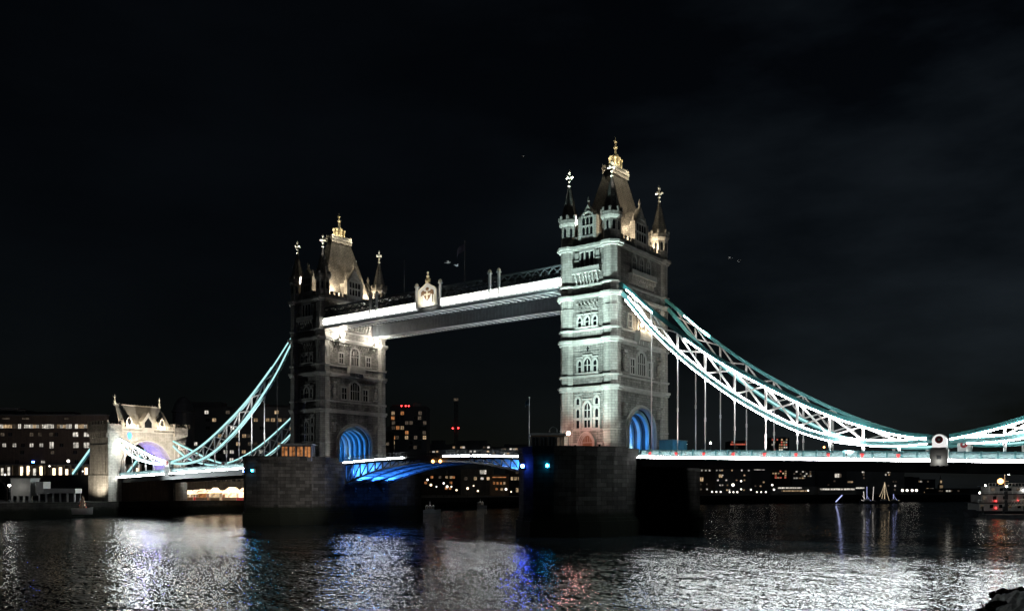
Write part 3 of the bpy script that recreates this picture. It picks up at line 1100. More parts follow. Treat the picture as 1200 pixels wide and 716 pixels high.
def chain(label, sx_, y, long, glows, chord='pale_blue_paint', web='pink_white_paint', lo_m='led_white'):
    low, upp = (LOW, UPP) if long else (SLOW, SUPP)
    off = (sx_ * low[0][0], y, low[0][1])
    root = thing('suspension_chain', label, 'suspension chain', off, 0, 'suspension chains of the bridge')
    dl, du = dense(low), dense(upp)
    P = lambda pts, dz=0.0, dy=0.0: [(sx_ * x, y + dy, z + dz) for x, z in pts]
    MB(off).sweep(P(dl), .62, .78 if sx_ > 0 and y < 0 else .72).build('lower_chord', chord, root)
    MB(off).sweep(P(offs(du, .12 if sx_ > 0 and y < 0 else 0)), .62, .72 if sx_ > 0 and y < 0 else .62).build('upper_chord', 'teal_paint' if chord != 'pale_blue_paint' else chord, root)
    nodes = [54.3, 59.6, 65.0, 70.5, 76.1, 81.5, 86.8, 92.1, 97.5] if long else [108.0, 112.0, 116.4, 120.5, 124.0, 128.5]
    prev = 50.0 if long else None
    for x in nodes:
        zl, zu = zat(dl, x), zat(du, x)
        if zu - zl > .9:
            MB(off).bar((sx_ * x, y, zl + .3), (sx_ * x, y, zu - .25), .34, .34).build('post', web, root)
        if prev and zu - zl > .9:
            a, b = zat(dl, prev), zat(du, prev)
            d_ = MB(off)
            d_.bar((sx_ * prev, y + .1, b - .25), (sx_ * x, y + .1, zl + .3), .2, .3)
            if zu - zl > 1.6 and (b - a) > 1.6:
                d_.bar((sx_ * prev, y - .1, a + .3), (sx_ * x, y - .1, zu - .25), .2, .26)
            d_.build('diagonal', web, root)
        prev = x
        if x < 130 and long or (not long and 110 < x < 130):
            h = MB(off)
            zb = ptop(x) - .1
            zt = zl - .3
            h.tube((sx_ * x, y, zb), (sx_ * x, y, zt), .115, .115, 8)
            if zt - zb > 3:
                zm = zb + (zt - zb) * .42
                h.tube((sx_ * x, y, zm - .35), (sx_ * x, y, zm + .35), .2, .2, 8)
                h.tube((sx_ * x, y, zt - 1.0), (sx_ * x, y, zt), .2, .24, 8)
            else:
                h.tube((sx_ * x, y, zb), (sx_ * x, y, zt), .2, .26, 8)
            h.build('hanger', web, root)
    for which, dz, h_, xa, xb, side, mat in glows:
        allp = dl if which == 'l' else du
        for ya, yb, out_, wd_ in ((xa, min(xb, 57.0), .315, .05), (max(xa, 56.0), xb, .43, .2)):
            pts = [p for p in allp if ya <= p[0] <= yb]
            if len(pts) > 1:
                d2 = dz
                if out_ > .4 and sx_ > 0 and y < 0:      # on the near chains the strips sit just clear of the chord's edges
                    d2, out_, wd_ = {.40: .46, -.40: -.46, -.12: -.30}.get(dz, dz), .27, .16
                MB(off).sweep(P(offs(pts, d2), 0, side * out_), wd_, h_).build('glow_strip', mat, root)  # the cyan ones glow in place of floodlit chord faces
    return root


LW, CG = 'led_white', 'cyan_glow'
near_leds = [('l', .40, .12, 48.6, 102, -1, LW), ('l', -.40, .12, 48.6, 102, -1, LW), ('u', -.12, .17, 48.6, 55.6, -1, LW), ('u', -.12, .17, 61.0, 102, -1, LW)]
chain('near long chain beside the floodlit tower, edged with brilliant white light strips', 1, -9.3, True, near_leds, chord='pale_teal_paint')
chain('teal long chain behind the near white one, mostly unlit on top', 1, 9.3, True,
      [('l', .1, .3, 58, 101, -1, CG), ('u', .0, .14, 50.5, 58.5, -1, LW)], chord='teal_paint')
chain('short bright chain rising from the near roundel to the edge of the view', 1, -9.3, False,
      [('l', .40, .12, 107, 134, -1, LW), ('l', -.40, .12, 107, 134, -1, LW), ('u', -.12, .17, 104, 134, -1, LW)], chord='pale_teal_paint')
chain('short teal chain behind the bright one past the near roundel', 1, 9.3, False, [('l', .1, .25, 106, 134, -1, CG)], chord='teal_paint')
chain('far long chain on the side towards us, pale teal against dark buildings', -1, -9.3, True, [('l', .0, .5, 47.6, 102.5, -1, CG), ('u', .0, .42, 47.6, 102.5, -1, CG)])
chain('far long chain on the side away from us, low behind the lit cabin', -1, 9.3, True, [('l', .0, .3, 48, 102.5, -1, CG), ('u', .0, .3, 48, 102.5, -1, CG)])
chain('short dazzling chain in front of the small far gatehouse arch', -1, -9.3, False,
      [('l', .0, .16, 107, 133, -1, LW), ('u', .0, .16, 104.5, 133, -1, LW)])
chain('short pale teal chain at the right flank of the small far gatehouse', -1, 9.3, False, [('l', .0, .4, 107, 134, -1, CG), ('u', .0, .4, 104.5, 134, -1, CG)])

# the pins where long and short chains meet
def joint(label, x, y, lit):
    z0 = ptop(x) - 1.6
    off = (x, y, z0)
    t = thing('chain_joint', label, 'chain joint', off, 0, 'roundels where the chains meet')
    s_ = -1
    b = MB(off)
    b.box(x - 1.25, x + 1.25, y - .95, y + .6, z0 - .6, z0 + 1.9)
    b.box(x - 1.05, x + 1.05, y - .8, y + .5, z0 + 1.9, z0 + 2.15)
    b.build('pedestal', 'concrete', t)
    zc = z0 + 3.15
    cyl = lambda mb, r_, d0, d1: mb.tube((x, y + d0, zc), (x, y + d1, zc), r_, r_, 28)
    cyl(MB(off), 1.05, -.75, .75).box(x - 1.0, x + 1.0, y - .74, y + .5, z0 + 2.16, zc).build('drum', 'white_paint', t)
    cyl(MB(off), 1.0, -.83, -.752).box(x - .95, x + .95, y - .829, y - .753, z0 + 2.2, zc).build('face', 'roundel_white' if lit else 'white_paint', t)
    zc += .2
    cyl(MB(off), .56, -.9, -.832).build('ring', 'red_paint', t)
    cyl(MB(off), .27, -.96, -.902).build('boss', 'dark_steel', t)
    cyl(MB(off), .17, -1.02, -.962).build('pin', 'white_paint', t)
    MB(off).box(x - .3, x + .3, y - .99, y - .953, z0 + .4, z0 + .95).build('plate', 'dark_steel', t)
    if lit:
        MB(off).box(x - .2, x + .2, y - 1.75, y - 1.35, z0 - .75, z0 - .55).build('added_lamp_box', 'dark_steel', t)
        lamp('added_pedestal_fill', 'POINT', 45, (1, .98, .92), (0, -1.6, .1), t, rad=.15)  # added lamp and housing to brighten the pedestal, no known source


joint('glowing white roundel with a red ring on its grey pedestal', 103.4, -9.5, True)
joint('dim far roundel just right of the glowing one, seen past the railing', 103.4, 9.3, False)
joint('small pale roundel between the far chains before the gatehouse', -103.4, -9.5, False)
joint('small roundel half hidden on the far railing near the gatehouse', -103.4, 9.3, False)

# ------------------------------------------------------------------ bascules (lifting leaves of the middle span)
def bz(x):
    return 15.0 + .95 * (1 - (abs(x) / 30.5) ** 2)


def make_bascule():
    off = (30.5, 0, 13.0)
    root = thing('bascule_leaf', 'leaf', 'bascule', off)
    xs = [30.4 - k * 30.3 / 12 for k in range(13)]
    low = lambda x: bz(x) - 1.35 - 3.9 * (x / 30.5) ** 2.2
    mb = MB(off)
    vs_, fs = [], []
    for x in xs:
        vs_ += [(x, -7.6, bz(x) - .5), (x, 7.6, bz(x) - .5), (x, 7.6, bz(x)), (x, -7.6, bz(x))]
    for i in range(12):
        fs += [(4 * i + k, 4 * i + (k + 1) % 4, 4 * i + 4 + (k + 1) % 4, 4 * i + 4 + k) for k in range(4)]
    fs += [(3, 2, 1, 0), (48, 49, 50, 51)]
    mb.add(vs_, fs).build('roadway', 'asphalt', root)
    for y in (-7.4, -2.6, 2.6, 7.4):
        mb = MB(off)
        pts = [(x, y, low(x)) for x in reversed(xs)]
        mb.sweep(pts, .5, .4)
        mb.sweep([(x, y, bz(x) - .72) for x in reversed(xs)], .4, .4)
        for a, b in zip(xs[:-1], xs[1:]):
            mb.bar((a, y, low(a)), (a, y, bz(a) - .6), .28, .28)
            if bz(b) - low(b) > 1.5:
                mb.bar((a, y, low(a)), (b, y, bz(b) - .7), .22, .26)
        mb.build('truss', 'dark_steel', root)
    for i, (a, b) in enumerate(zip(xs[:-1], xs[1:])):      # trough panels of the underside
        for j, (y0, y1) in enumerate(((-7.1, -2.9), (-2.3, 2.3), (2.9, 7.1))):
            if low(b) > bz(b) - 1.3:
                continue
            g = .42
            za, zb = low(a - g) + .12, low(b + g) + .12
            mb = MB(off)
            mb.add([(a - g, y0, za), (b + g, y0, zb), (b + g, y1, zb), (a - g, y1, za), (a - g, y0, za + .12), (b + g, y0, zb + .12), (b + g, y1, zb + .12), (a - g, y1, za + .12)],
                   [(3, 2, 1, 0), (4, 5, 6, 7), (0, 1, 5, 4), (1, 2, 6, 5), (2, 3, 7, 6), (3, 0, 4, 7)])
            mb.build('soffit_panel', 'white_paint', root)
    for s_ in (-1, 1):                  # plate girders behind the outer trusses
        mb = MB(off)
        vs_, fs = [], []
        sel = [x for x in xs if bz(x) - low(x) > 1.5]
        for x in sel:
            vs_ += [(x, s_ * 5.4, low(x) + .25), (x, s_ * 5.5, low(x) + .25), (x, s_ * 5.5, bz(x) - .55), (x, s_ * 5.4, bz(x) - .55)]
        for i in range(len(sel) - 1):
            fs += [(4 * i + k, 4 * i + (k + 1) % 4, 4 * i + 4 + (k + 1) % 4, 4 * i + 4 + k) for k in range(4)]
        q = 4 * (len(sel) - 1)
        fs += [(3, 2, 1, 0), (q, q + 1, q + 2, q + 3)]
        mb.add(vs_, fs).build('plate_girder', 'white_paint', root)
    for s_ in (-1, 1):
        y = s_ * 7.9
        mb = MB(off)
        mb.sweep([(x, y, bz(x) - .25) for x in reversed(xs)], .25, .55)
        mb.build('edge_beam', 'dark_steel', root)
        mb = MB(off)
        mb.sweep([(x, y, bz(x) + 1.05) for x in reversed(xs)], .14, .1)
        mb.sweep([(x, y, bz(x) + .55) for x in reversed(xs)], .06, .06)
        for k in range(28):
            x = 30.2 - k * 1.1
            mb.bar((x, y, bz(x) - .1), (x, y, bz(x) + 1.05), .09, .09)
        mb.build('railing', 'dark_steel', root)
        MB(off).sweep([(x, s_ * 8.16, bz(x) - .22) for x in reversed(xs) if x > 9.5], .2, .22).build('glow_strip', 'led_deck', root)
    return root


leaf = make_bascule()
leaf['label'] = 'near half of the lifting span, blue glow showing through its truss'
leaf2 = copy_tree(leaf)
leaf2.location = (-30.5, 0, 13.0)
leaf2.rotation_euler = (0, 0, math.pi)
MB((30.5, 0, 13.0)).sweep([(x, -8.16, bz(x) - .22) for x in (1.9, 4.5, 7, 9.6)], .2, .22).build('glow_strip', 'led_deck', leaf)
leaf2['label'] = 'far half of the lifting span with bright blue panels underneath'
for o in (leaf, leaf2):
    o['group'] = 'lifting leaves'
for sx_ in (-1, 1):
    for y in (-4.8, 0, 4.8):
        floodlight('small blue floodlight on the inner side of the %s pier, aimed under the lifting span' % ('nearer' if sx_ > 0 else 'farther'),
                   (sx_ * 30.0, y, 8.4), (sx_ * 21, y * .9, 14.6), 20000 if sx_ < 0 else 6000, (.03, .20, 1.0), 66, .9, .25, 'blue lights under the lifting span')
        lamp('truss_lamp', 'POINT', 500, (.05, .27, 1.0), (26.0 - 30.5, y * .8, 13.2 - 13.0), leaf if sx_ > 0 else leaf2, rad=.3)
        if y:
            lamp('truss_lamp', 'POINT', 1500 if sx_ < 0 else 4000, (.03, .22, 1.0), (27.2 - 30.5, math.copysign(6.75, y), 12.6 - 13.0), leaf if sx_ > 0 else leaf2, rad=.15)
            lamp('truss_lamp', 'POINT', 600 if sx_ < 0 else 2400, (.04, .24, 1.0), (22.6 - 30.5, math.copysign(6.75, y), 13.4 - 13.0), leaf if sx_ > 0 else leaf2, rad=.15)

# ------------------------------------------------------------------ high walkways
def make_walkway(lit):
    off = (0, -8.1, 47.6)
    root = thing('high_walkway', 'walkway', 'walkway', off)
    X0 = 35.0
    yo, yi = -10.3, -6.0
    MB(off).box(-X0, X0, yo + .15, yi - .15, 50.0, 50.25).build('floor', 'walkway_paint', root)
    for y, outer in ((yo, True), (yi, False)):
        mb = MB(off)
        mb.box(-X0, X0, y - .15, y + .15, 47.6, 47.9)
        mb.box(-X0, X0, y - .15, y + .15, 50.2, 50.5)
        mb.box(-X0, X0, y - .15, y + .15, 52.3, 52.6)
        n = 34
        for k in range(n):
            a, b = -X0 + 2 * X0 * k / n, -X0 + 2 * X0 * (k + 1) / n
            mb.bar((a, y, 50.5), (b, y, 52.3), .12, .2)
            mb.bar((a, y + .02, 52.3), (b, y + .02, 50.5), .12, .2)
            mb.ball(((a + b) / 2, y, 51.4), .3, 8, 4, 1, .5, 1)
        mb.build('lattice_girder', 'walkway_paint', root)
        s_ = -1 if outer else 1
        mb = MB(off)
        mb.box(-X0, X0, y - .06, y + .06, 47.9, 50.2)
        for k in range(70):
            x = -X0 + .5 + k
            mb.box(x - .07, x + .07, y - .14, y + .14, 47.9, 50.2)
        mb.build('side_panel', 'walkway_paint', root)
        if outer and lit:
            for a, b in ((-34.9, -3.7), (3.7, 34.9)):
                MB(off).box(a, b, yo - .36, yo - .2, 48.5, 49.75).build('glow_strip', 'walkway_glow', root)  # glowing panel put in for the lit lattice of this side
                mb = MB(off)               # pale lattice over the light
                n = int((b - a) / 1.1)
                for k in range(n):
                    p, q = a + (b - a) * k / n, a + (b - a) * (k + 1) / n
                    mb.bar((p, yo - .44, 49.0), (q, yo - .44, 49.95), .05, .17)
                    mb.bar((p, yo - .46, 49.95), (q, yo - .46, 49.0), .05, .17)
                mb.box(a, b, yo - .5, yo - .15, 49.96, 50.12)
                mb.box(a, b, yo - .5, yo - .15, 48.1, 48.24)
                mb.build('light_grille', 'white_paint', root)
    mb = MB(off)                            # underside: slanting bracing and cross members
    for k in range(35):
        x = -X0 + 1 + 2 * k
        mb.bar((x - 1, yo + .2, 47.75), (x + .9, yi - .2, 47.75), .34, .12)
        mb.bar((x, yo + .2, 47.85), (x, yi - .2, 47.85), .22, .3)
    mb.build('bottom_bracing', 'white_paint', root)
    MB(off).box(-X0, X0, yo + .1, yi - .1, 52.62, 52.8).build('roof', 'lead', root)
    return root


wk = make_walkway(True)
wk['label'] = 'high walkway nearer us with a brilliant white light band along its side'
wk2 = make_walkway(False)
wk2.location = (0, 8.1, 47.6)
wk2.rotation_euler = (0, 0, math.pi)
wk2['label'] = 'high walkway behind the brightly banded one, only its dark side and pale underside showing'
for o in (wk, wk2):
    o['group'] = 'high walkways'
# under the walkway the two big lamps on the far tower's road face (and their twins across the span)
def bracket_lamp(label, x, y, z, dx, power, group='bracket lamps on the towers'):
    off = (x, y, z)
    t = thing('bracket_lamp', label, 'lamp', off, 0, group)
    b = MB(off)
    b.lathe([(.1, z - 1.5), (.35, z - 1.0), (.5, z - .6), (.45, z - .4)], 10, x - dx * .4, y)
    b.bar((x - dx * 2.3, y, z - 1.0), (x - dx * .3, y, z - .8), .2, .2)
    b.build('bowl', 'portland_stone', t)
    b = MB(off)
    b.ball((x, y, z), .46, 12, 8)
    b.build('globe', 'lamp_globe', t, smooth=True)
    lamp('globe_light', 'POINT', power, NEUT, (dx * .2, 0, -.85), t, rad=.3)


bracket_lamp('left glowing globe lamp on the far tower under the walkway', -32.9, -6.2, 46.6, 1, 1300)
bracket_lamp('right glowing globe lamp on the far tower under the walkway', -32.9, 5.4, 46.4, 1, 1300)
for i, (y, z) in enumerate(((-1.4, 40.6), (1.5, 40.5))):
    off = (48.0, y, z)
    t = thing('balcony_lamp', ('left' if i == 0 else 'right') + ' warm lamp over the bright balcony of the nearer tower', 'lamp', off, 0, 'warm lamps over the balcony')
    b = MB(off)
    b.tube((46.9, y, z), (48.0, y, z), .06)
    b.build('arm', 'dark_steel', t)
    MB(off).ball((48.0, y, z), .3, 10, 6).build('bulb', 'lamp_warm', t, smooth=True)
    lamp('bulb_light', 'POINT', 520, WARM, (.55, 0, -.55), t, rad=.25)

# crest at the middle of the walkway, and the railing posts
off = (0, -10.9, 48.6)
t = thing('crest_panel', 'pale ornate crest with a gilt crown at mid walkway between two posts', 'crest', off)
fy = lambda u, z, d: (u, -10.9 - d, z)
out = [(-2.75, 48.6), (2.75, 48.6), (2.75, 52.0), (2.3, 52.6), (1.4, 53.0), (.6, 53.5), (0, 54.0), (-.6, 53.5), (-1.4, 53.0), (-2.3, 52.6), (-2.75, 52.0)]
MB(off).prism(out, fy, 0, .3).build('panel', 'white_paint', t)
inn = [(u * .93, 48.85 + (z - 48.6) * .93) for u, z in out[1:] + out[:1]]
mb = MB(off)
ring(mb, out[1:] + out[:1], inn, fy, .302, .48)
mb.box(-2.5, 2.5, -11.36, -11.2, 49.1, 49.35)
for u in (-2.2, -1.5, 1.5, 2.2):
    mb.lathe([(.16, 49.3), (.2, 50.2), (.1, 51.0)], 6, u, -11.28)
mb.build('moulding', 'pale_gilding', t)
mb = MB(off)
shield = [(-.95, 51.9), (.95, 51.9), (.95, 50.9), (.6, 50.3), (0, 49.9), (-.6, 50.3), (-.95, 50.9)]
mb.prism(shield, fy, .302, .42)
sh = mb.build('shield', 'timber', t)
mb = MB(off)
mb.prism([(-.2, 50.15), (.2, 50.15), (.2, 51.9), (-.2, 51.9)], fy, .422, .46)
mb.prism([(-.9, 51.0), (-.22, 51.0), (-.22, 51.35), (-.9, 51.35)], fy, .422, .46)
mb.prism([(.22, 51.0), (.9, 51.0), (.9, 51.35), (.22, 51.35)], fy, .422, .46)
mb.build('charge', 'pale_gilding', sh)
mb = MB(off)
for s_ in (-1, 1):                          # leafy supporters
    for k in range(9):
        a = k * .7
        mb.ball((s_ * (1.35 + .35 * math.cos(a)), -11.26, 51.2 + .5 * math.sin(a) + .1 * k), .26, 6, 4, 1, .4, 1)
mb.ball((0, -11.28, 52.4), .5, 8, 5, 1, .4, .7)
mb.build('supporter', 'timber', t)
mb = MB(off)
mb.lathe([(.5, 53.7), (.62, 54.2), (.4, 54.5), (.22, 54.9), (.42, 55.2), (.18, 55.45), (.1, 55.8), (.26, 56.05), (.05, 56.3)], 8, 0, -11.05)
for s_ in (-1, 1):
    mb.ball((s_ * .55, -11.05, 54.5), .2, 6, 4)
mb.build('crown', 'gilding', t)
lamp('crest_light', 'SPOT', 1500, NEUT, (0, -4.2, .2), t, (0, 0, 2.4), 90, .5, .2)
for x, lab in ((-3.5, 'pale post with a capped head left of the crest'), (3.5, 'pale post with a capped head right of the crest'),
               (17.3, 'left post of the pair far right along the bright walkway'), (19.7, 'right post of the pair far right along the bright walkway'),
               (-18.3, 'left post of the pair near the far end of the walkway'), (-16.2, 'right post of the pair near the far end of the walkway')):
    off = (x, -10.85, 48.4)
    t = thing('railing_post', lab, 'post', off, 0, 'posts along the walkway')
    b = MB(off)
    b.box(x - .2, x + .2, -11.1, -10.55, 48.4, 53.2)
    b.box(x - .3, x + .3, -11.2, -10.5, 49.9, 50.15)
    b.box(x - .38, x + .38, -11.25, -10.45, 53.2, 53.45)
    b.build('shaft', 'white_paint', t)
    MB(off).lathe([(.3, 53.45), (.42, 53.7), (.3, 54.0), (.08, 54.2)], 8, x, -10.85).build('cap', 'pale_gilding', t)


def flagpole(label, x, y, z0, z1, flag=None, r_=.09, mat='steel_grey', fc='flag_cloth', group='flagpoles'):
    off = (x, y, z0)
    t = thing('flagpole', label, 'flagpole', off, 0, group)
    MB(off).tube((x, y, z0), (x, y, z1), r_, r_ * .6, 8).ball((x, y, z1), r_ * 1.8, 6, 4).build('pole', mat, t)
    if flag:
        L, H = flag
        vs_, fs = [], []
        n = 8
        for i in range(n + 1):
            a = i / n
            dx, dy = -a * L * .8, .35 * math.sin(a * 6) * (L / 2)
            drop = a * a * L * .75
            for b_ in (0, 1):
                zz = z1 - .25 - drop - (H * (1 - .25 * a) if b_ else 0)
                vs_ += [(x + dx, y + dy - .015, zz), (x + dx, y + dy + .015, zz)]
        for i in range(n):
            k = 4 * i
            fs += [(k, k + 2, k + 6, k + 4), (k + 1, k + 5, k + 7, k + 3), (k, k + 4, k + 5, k + 1), (k + 2, k + 3, k + 7, k + 6)]
        MB(off).add(vs_, fs).build('flag', fc, t)


flagpole('tall pole with a drooping dark flag over the middle of the walkway', 7.2, -7.0, 52.8, 62.6, (2.6, 1.7))
flagpole('bare thin pole on the walkway left of the crest', -11.1, -7.0, 52.8, 61.2)

for y in (-8.1, 8.1):
    floodlight('added floodlight on the %s inner edge of the nearer pier, aimed up under the walkways' % ('front' if y < 0 else 'back'),
               (30.6, y * 1.45, 16.6), (14.0, y, 47.6), 30000, (.85, .95, 1), 80, .9, .3, 'added lights under the walkways')  # added uplights, brighten the undersides of the walkways

floodlight('added fill floodlight on the inner edge of the nearer pier, aimed across at the far pier', (32.6, -20.6, 15.9), (-36.0, -22.0, 8.0), 260000, (1, .93, .86), 22, .9, .3)  # added lamp without a known source, lifts the far pier's tone
# ------------------------------------------------------------------ far gatehouse (abutment tower)
def make_gatehouse():
    X = -136.5
    off = (X, 0, 4.5)
    root = thing('bridge_gatehouse', 'small floodlit gatehouse at the far end with a steep stone roof and arch', 'gatehouse', off)
    XF, XB = -131.2, -141.8
    mb = MB(off)
    AR = arch_pts(8.0, 13.2, 17.2, 23.6, 12)
    poly = [(-9.6, 13.2)] + AR + [(9.6, 13.2), (9.6, 27.4), (-9.6, 27.4)]
    mb.prism(poly, lambda u, z, t: (t, u, z), XB, XF)
    mb.build('arch_wall', 'portland_stone', root)
    MB(off).box(XB + .2, XF - .3, -9.4, 9.4, 4.3, 13.0).build('abutment_wall', 'dark_brick', root)
    for k, (a, b, d) in enumerate(((8.7, 8.3, .28), (8.26, 7.95, .5))):
        ring(mb := MB(off), arch_pts(a, 13.2, 17.2, 23.6 + (a - 8.0) * .9, 12), arch_pts(b, 13.2, 17.2, 23.6 + (b - 8.0) * .9, 12), lambda u, z, t: (t, u, z), XF - .3, XF + d)
        mb.build('arch_moulding', 'trim_stone', root)
    for s_ in (-1, 1):
        ya, yb = sorted((s_ * 9.5, s_ * 13.2))
        mb = MB(off)
        mb.box(XB - .3, XF + .35, ya, yb, 4.5, 27.0)
        mb.box(XB - .6, XF + .9, ya - .3, yb + .3, 4.4, 12.6)
        for k in range(3):                   # sunk panels become ribs on the outer face
            x = XB + 1.6 + k * 3.7
            mb.box(x - .35, x + .35, ya - .22 if s_ < 0 else ya, yb if s_ < 0 else yb + .22, 13.2, 21.5)
        mb.box(XB - .5, XF + .55, ya - .2, yb + .2, 21.5, 22.1)
        for k in range(9):
            x = XB + .4 + k * 1.25
            mb.box(x - .3, x + .3, ya - .45, yb + .45, 24.2, 25.6)
        mb.box(XB - .8, XF + .85, ya - .5, yb + .5, 25.6, 26.2)
        mb.build('flank_tower', 'portland_stone', root)
        mb = MB(off)
        for a0, a1, b0, b1 in ((XB - .8, XF + .85, ya - .5, ya - .1), (XB - .8, XF + .85, yb + .1, yb + .5), (XB - .8, XB - .4, ya - .1, yb + .1), (XF + .45, XF + .85, ya - .1, yb + .1)):
            mb.box(a0, a1, b0, b1, 26.2, 28.4)
        for k in range(7):
            x = XB - .3 + k * 1.85
            for y in (ya - .3, yb + .3):
                mb.box(x - .5, x + .5, y - .22, y + .22, 28.3, 29.5)
        mb.build('battlement', 'rock_faced_stone', root)
    mb = MB(off)
    for z0, z1, p in ((26.2, 26.6, .25), (27.2, 27.7, .4)):
        mb.box(XB - p, XF + p, -9.2, 9.2, z0, z1)
    for k in range(14):
        y = -8.5 + k * 17 / 13
        if abs(y) > 2.3:
            mb.box(XF - .15, XF + .25, y - .35, y + .35, 27.6, 28.5)
    mb.build('cornice', 'trim_stone', root)
    mb = MB(off)
    b0 = [(XB + .9, -9.0, 27.6), (XF - .6, -9.0, 27.6), (XF - .6, 9.0, 27.6), (XB + .9, 9.0, 27.6)]
    b1 = [(X - 1.0, -7.7, 35.0), (X - .5, -7.7, 35.0), (X - .5, 7.7, 35.0), (X - 1.0, 7.7, 35.0)]
    mb.add(b0 + b1, [(3, 2, 1, 0), (4, 5, 6, 7)] + [(k, (k + 1) % 4, 4 + (k + 1) % 4, 4 + k) for k in range(4)])
    rf = mb.build('roof', 'trim_stone', root)
    mb = MB(off)
    mb.box(X - 1.15, X - .35, -7.9, 7.9, 34.9, 35.3)
    for k in range(15):
        mb.tube((X - .75, -7.2 + k * 1.03, 35.2), (X - .75, -7.2 + k * 1.03, 35.7), .14, .05, 5)
    mb.build('ridge', 'trim_stone', rf)
    for s_ in (-1, 1):
        mb = MB(off)
        mb.lathe([(.42, 34.8), (.5, 35.4), (.25, 35.8), (.38, 36.2), (.16, 36.5), (.14, 37.2), (.34, 37.5), (.1, 37.8), (.03, 38.4)], 8, X - .75, s_ * 7.7)
        mb.build('finial', 'pale_gilding', rf)
    mb = MB(off)                             # centre dormer and two small ones
    mb.prism([(-2.0, 26.6), (2.0, 26.6), (2.0, 29.7), (0, 32.6), (-2.0, 29.7)], lambda u, z, t: (t, u, z), XF - 2.6, XF + .3)
    d1 = mb.build('dormer', 'trim_stone', root)
    mb = MB(off)
    mb.prism([(-1.2, 27.8), (1.2, 27.8), (1.2, 29.4), (0, 31.0), (-1.2, 29.4)], lambda u, z, t: (t, u, z), XF + .3, XF + .36)
    mb.build('dormer_window', 'dark_glass', d1)
    for y in (-5.6, 5.6):
        mb = MB(off)
        mb.prism([(y - .9, 28.4), (y + .9, 28.4), (y + .9, 30.0), (y, 31.4), (y - .9, 30.0)], lambda u, z, t: (t, u, z), XF - 3.8, XF - 1.1)
        d2 = mb.build('dormer', 'trim_stone', root)
        MB(off).prism([(y - .6, 28.7), (y + .6, 28.7), (y + .6, 29.9), (y, 30.8), (y - .6, 29.9)], lambda u, z, t: (t, u, z), XF - 1.1, XF - 1.05).build('dormer_window', 'dark_glass', d2)
    mb = MB(off)
    mb.ball((XF + .25, -6.2, 25.0), .85, 12, 8, .3, .75, 1.25)
    mb.build('emblem', 'led_blue', root)
    lamp('gate_flood', 'POINT', 2000, WARM, (XF + 1.0 - X, -5.3, 29.0 - 4.5), root, rad=.3)
    lamp('gate_flood', 'POINT', 2000, WARM, (XF + 1.0 - X, 5.0, 29.0 - 4.5), root, rad=.3)
    lamp('gate_flood', 'SPOT', 60000, (1, .90, .76), (XF + 16 - X, -4.5, 14.6 - 4.5), root, (XF - X, 0, 26.0 - 4.5), 90, .6, .4)
    lamp('gate_flood', 'SPOT', 9000, (1, .88, .70), (XF - 1 - X, -20, 5.4 - 4.5), root, (XF - 5 - X, -13.2, 17.0 - 4.5), 110, .6, .4)
    lamp('arch_lamp', 'POINT', 3600, (.20, .16, 1.0), (-1.5, 4.2, 18.0 - 4.5), root, rad=.4)
    lamp('arch_lamp', 'POINT', 700, (1.0, .70, .50), (2.5, -3.0, 18.5 - 4.5), root, rad=.4)
    return root


make_gatehouse()
for y, lab in ((-9.3, 'teal land tie running down behind the left flank of the small gatehouse'), (9.3, 'teal land tie hidden behind the small gatehouse')):
    off = (-143, y, 23.0)
    t = thing('land_tie', lab, 'land tie', off, 0, 'land ties')
    mb = MB(off)
    mb.bar((-141.5, y, 26.2), (-160.5, y, 13.1), .7, 1.0)
    mb.build('tie_bar', 'teal_paint', t)
    MB(off).bar((-142.5, y - .46, 25.2), (-160, y - .46, 13.3), .14, .7).build('glow_strip', 'cyan_glow', t)  # cyan glow laid on the bar instead of lit teal paint

# ------------------------------------------------------------------ floodlights of the near tower and added ones for the far span
fl_w = 'lamp_white'
floodlight('floodlight on the cutwater of the nearer pier, aimed at the top of the tower', (44.4, -24.8, 15.8), (40.8, -10.5, 49.5), 98000, COOL, 46, .9, .3)
floodlight('narrow floodlight on the tip of the nearer pier, aimed at the tower cornice', (43.2, -26.0, 15.8), (41.0, -10.5, 54.0), 145000, COOL, 34, .9, .3)
floodlight('small floodlight left of the nearer tower, washing its foot', (36.9, -16.5, 15.8), (37.4, -10.5, 21), 900, (.95, 1, .9), 90, .9, .3)
floodlight('second floodlight on the cutwater of the nearer pier, aimed at the tower shaft', (47.0, -21.6, 15.8), (41.2, -10.5, 35), 38000, COOL, 84, 1.0, .3)
floodlight('small floodlight by the nearer tower, washing its foot', (45.6, -16.5, 15.8), (45.2, -10.5, 21), 1500, (.95, 1, .9), 80, .8, .25)
floodlight('floodlight on the near deck facing the road side of the nearer tower', (63.0, -6.0, 15.4), (46.9, 1.0, 30), 260, (1, .84, .70), 110, .8, .3)
floodlight('added floodlight on the cutwater of the farther pier, aimed along the far chain', (-49.0, -19.5, 16.0), (-69.0, -9.3, 29.0), 60000, (.90, 1, 1), 46, .9, .3, 'added floodlights on the far chain')  # added lamp, whitens the web members of the far chain
floodlight('added floodlight on the far quay corner, aimed at the low part of the far chain', (-127.0, -24.0, 5.2), (-86.0, -9.3, 19.0), 120000, (.90, 1, 1), 40, .9, .3, 'added floodlights on the far chain')  # second added lamp for the same chain
for i, x in enumerate((62, 76, 90, 116)):
    floodlight('floodlight %s along the near railing, under the white chain' % ('nearest the tower', 'second from the tower', 'third from the tower', 'beyond the roundel')[i],
               (x, -11.0, ptop(x) - .7), (x, -9.3, zat(LOW, min(x, 100))), 2600 if x < 70 else 4500, (1, .93, .90), 130, .8, .3, 'floodlights along the near railing', .18)

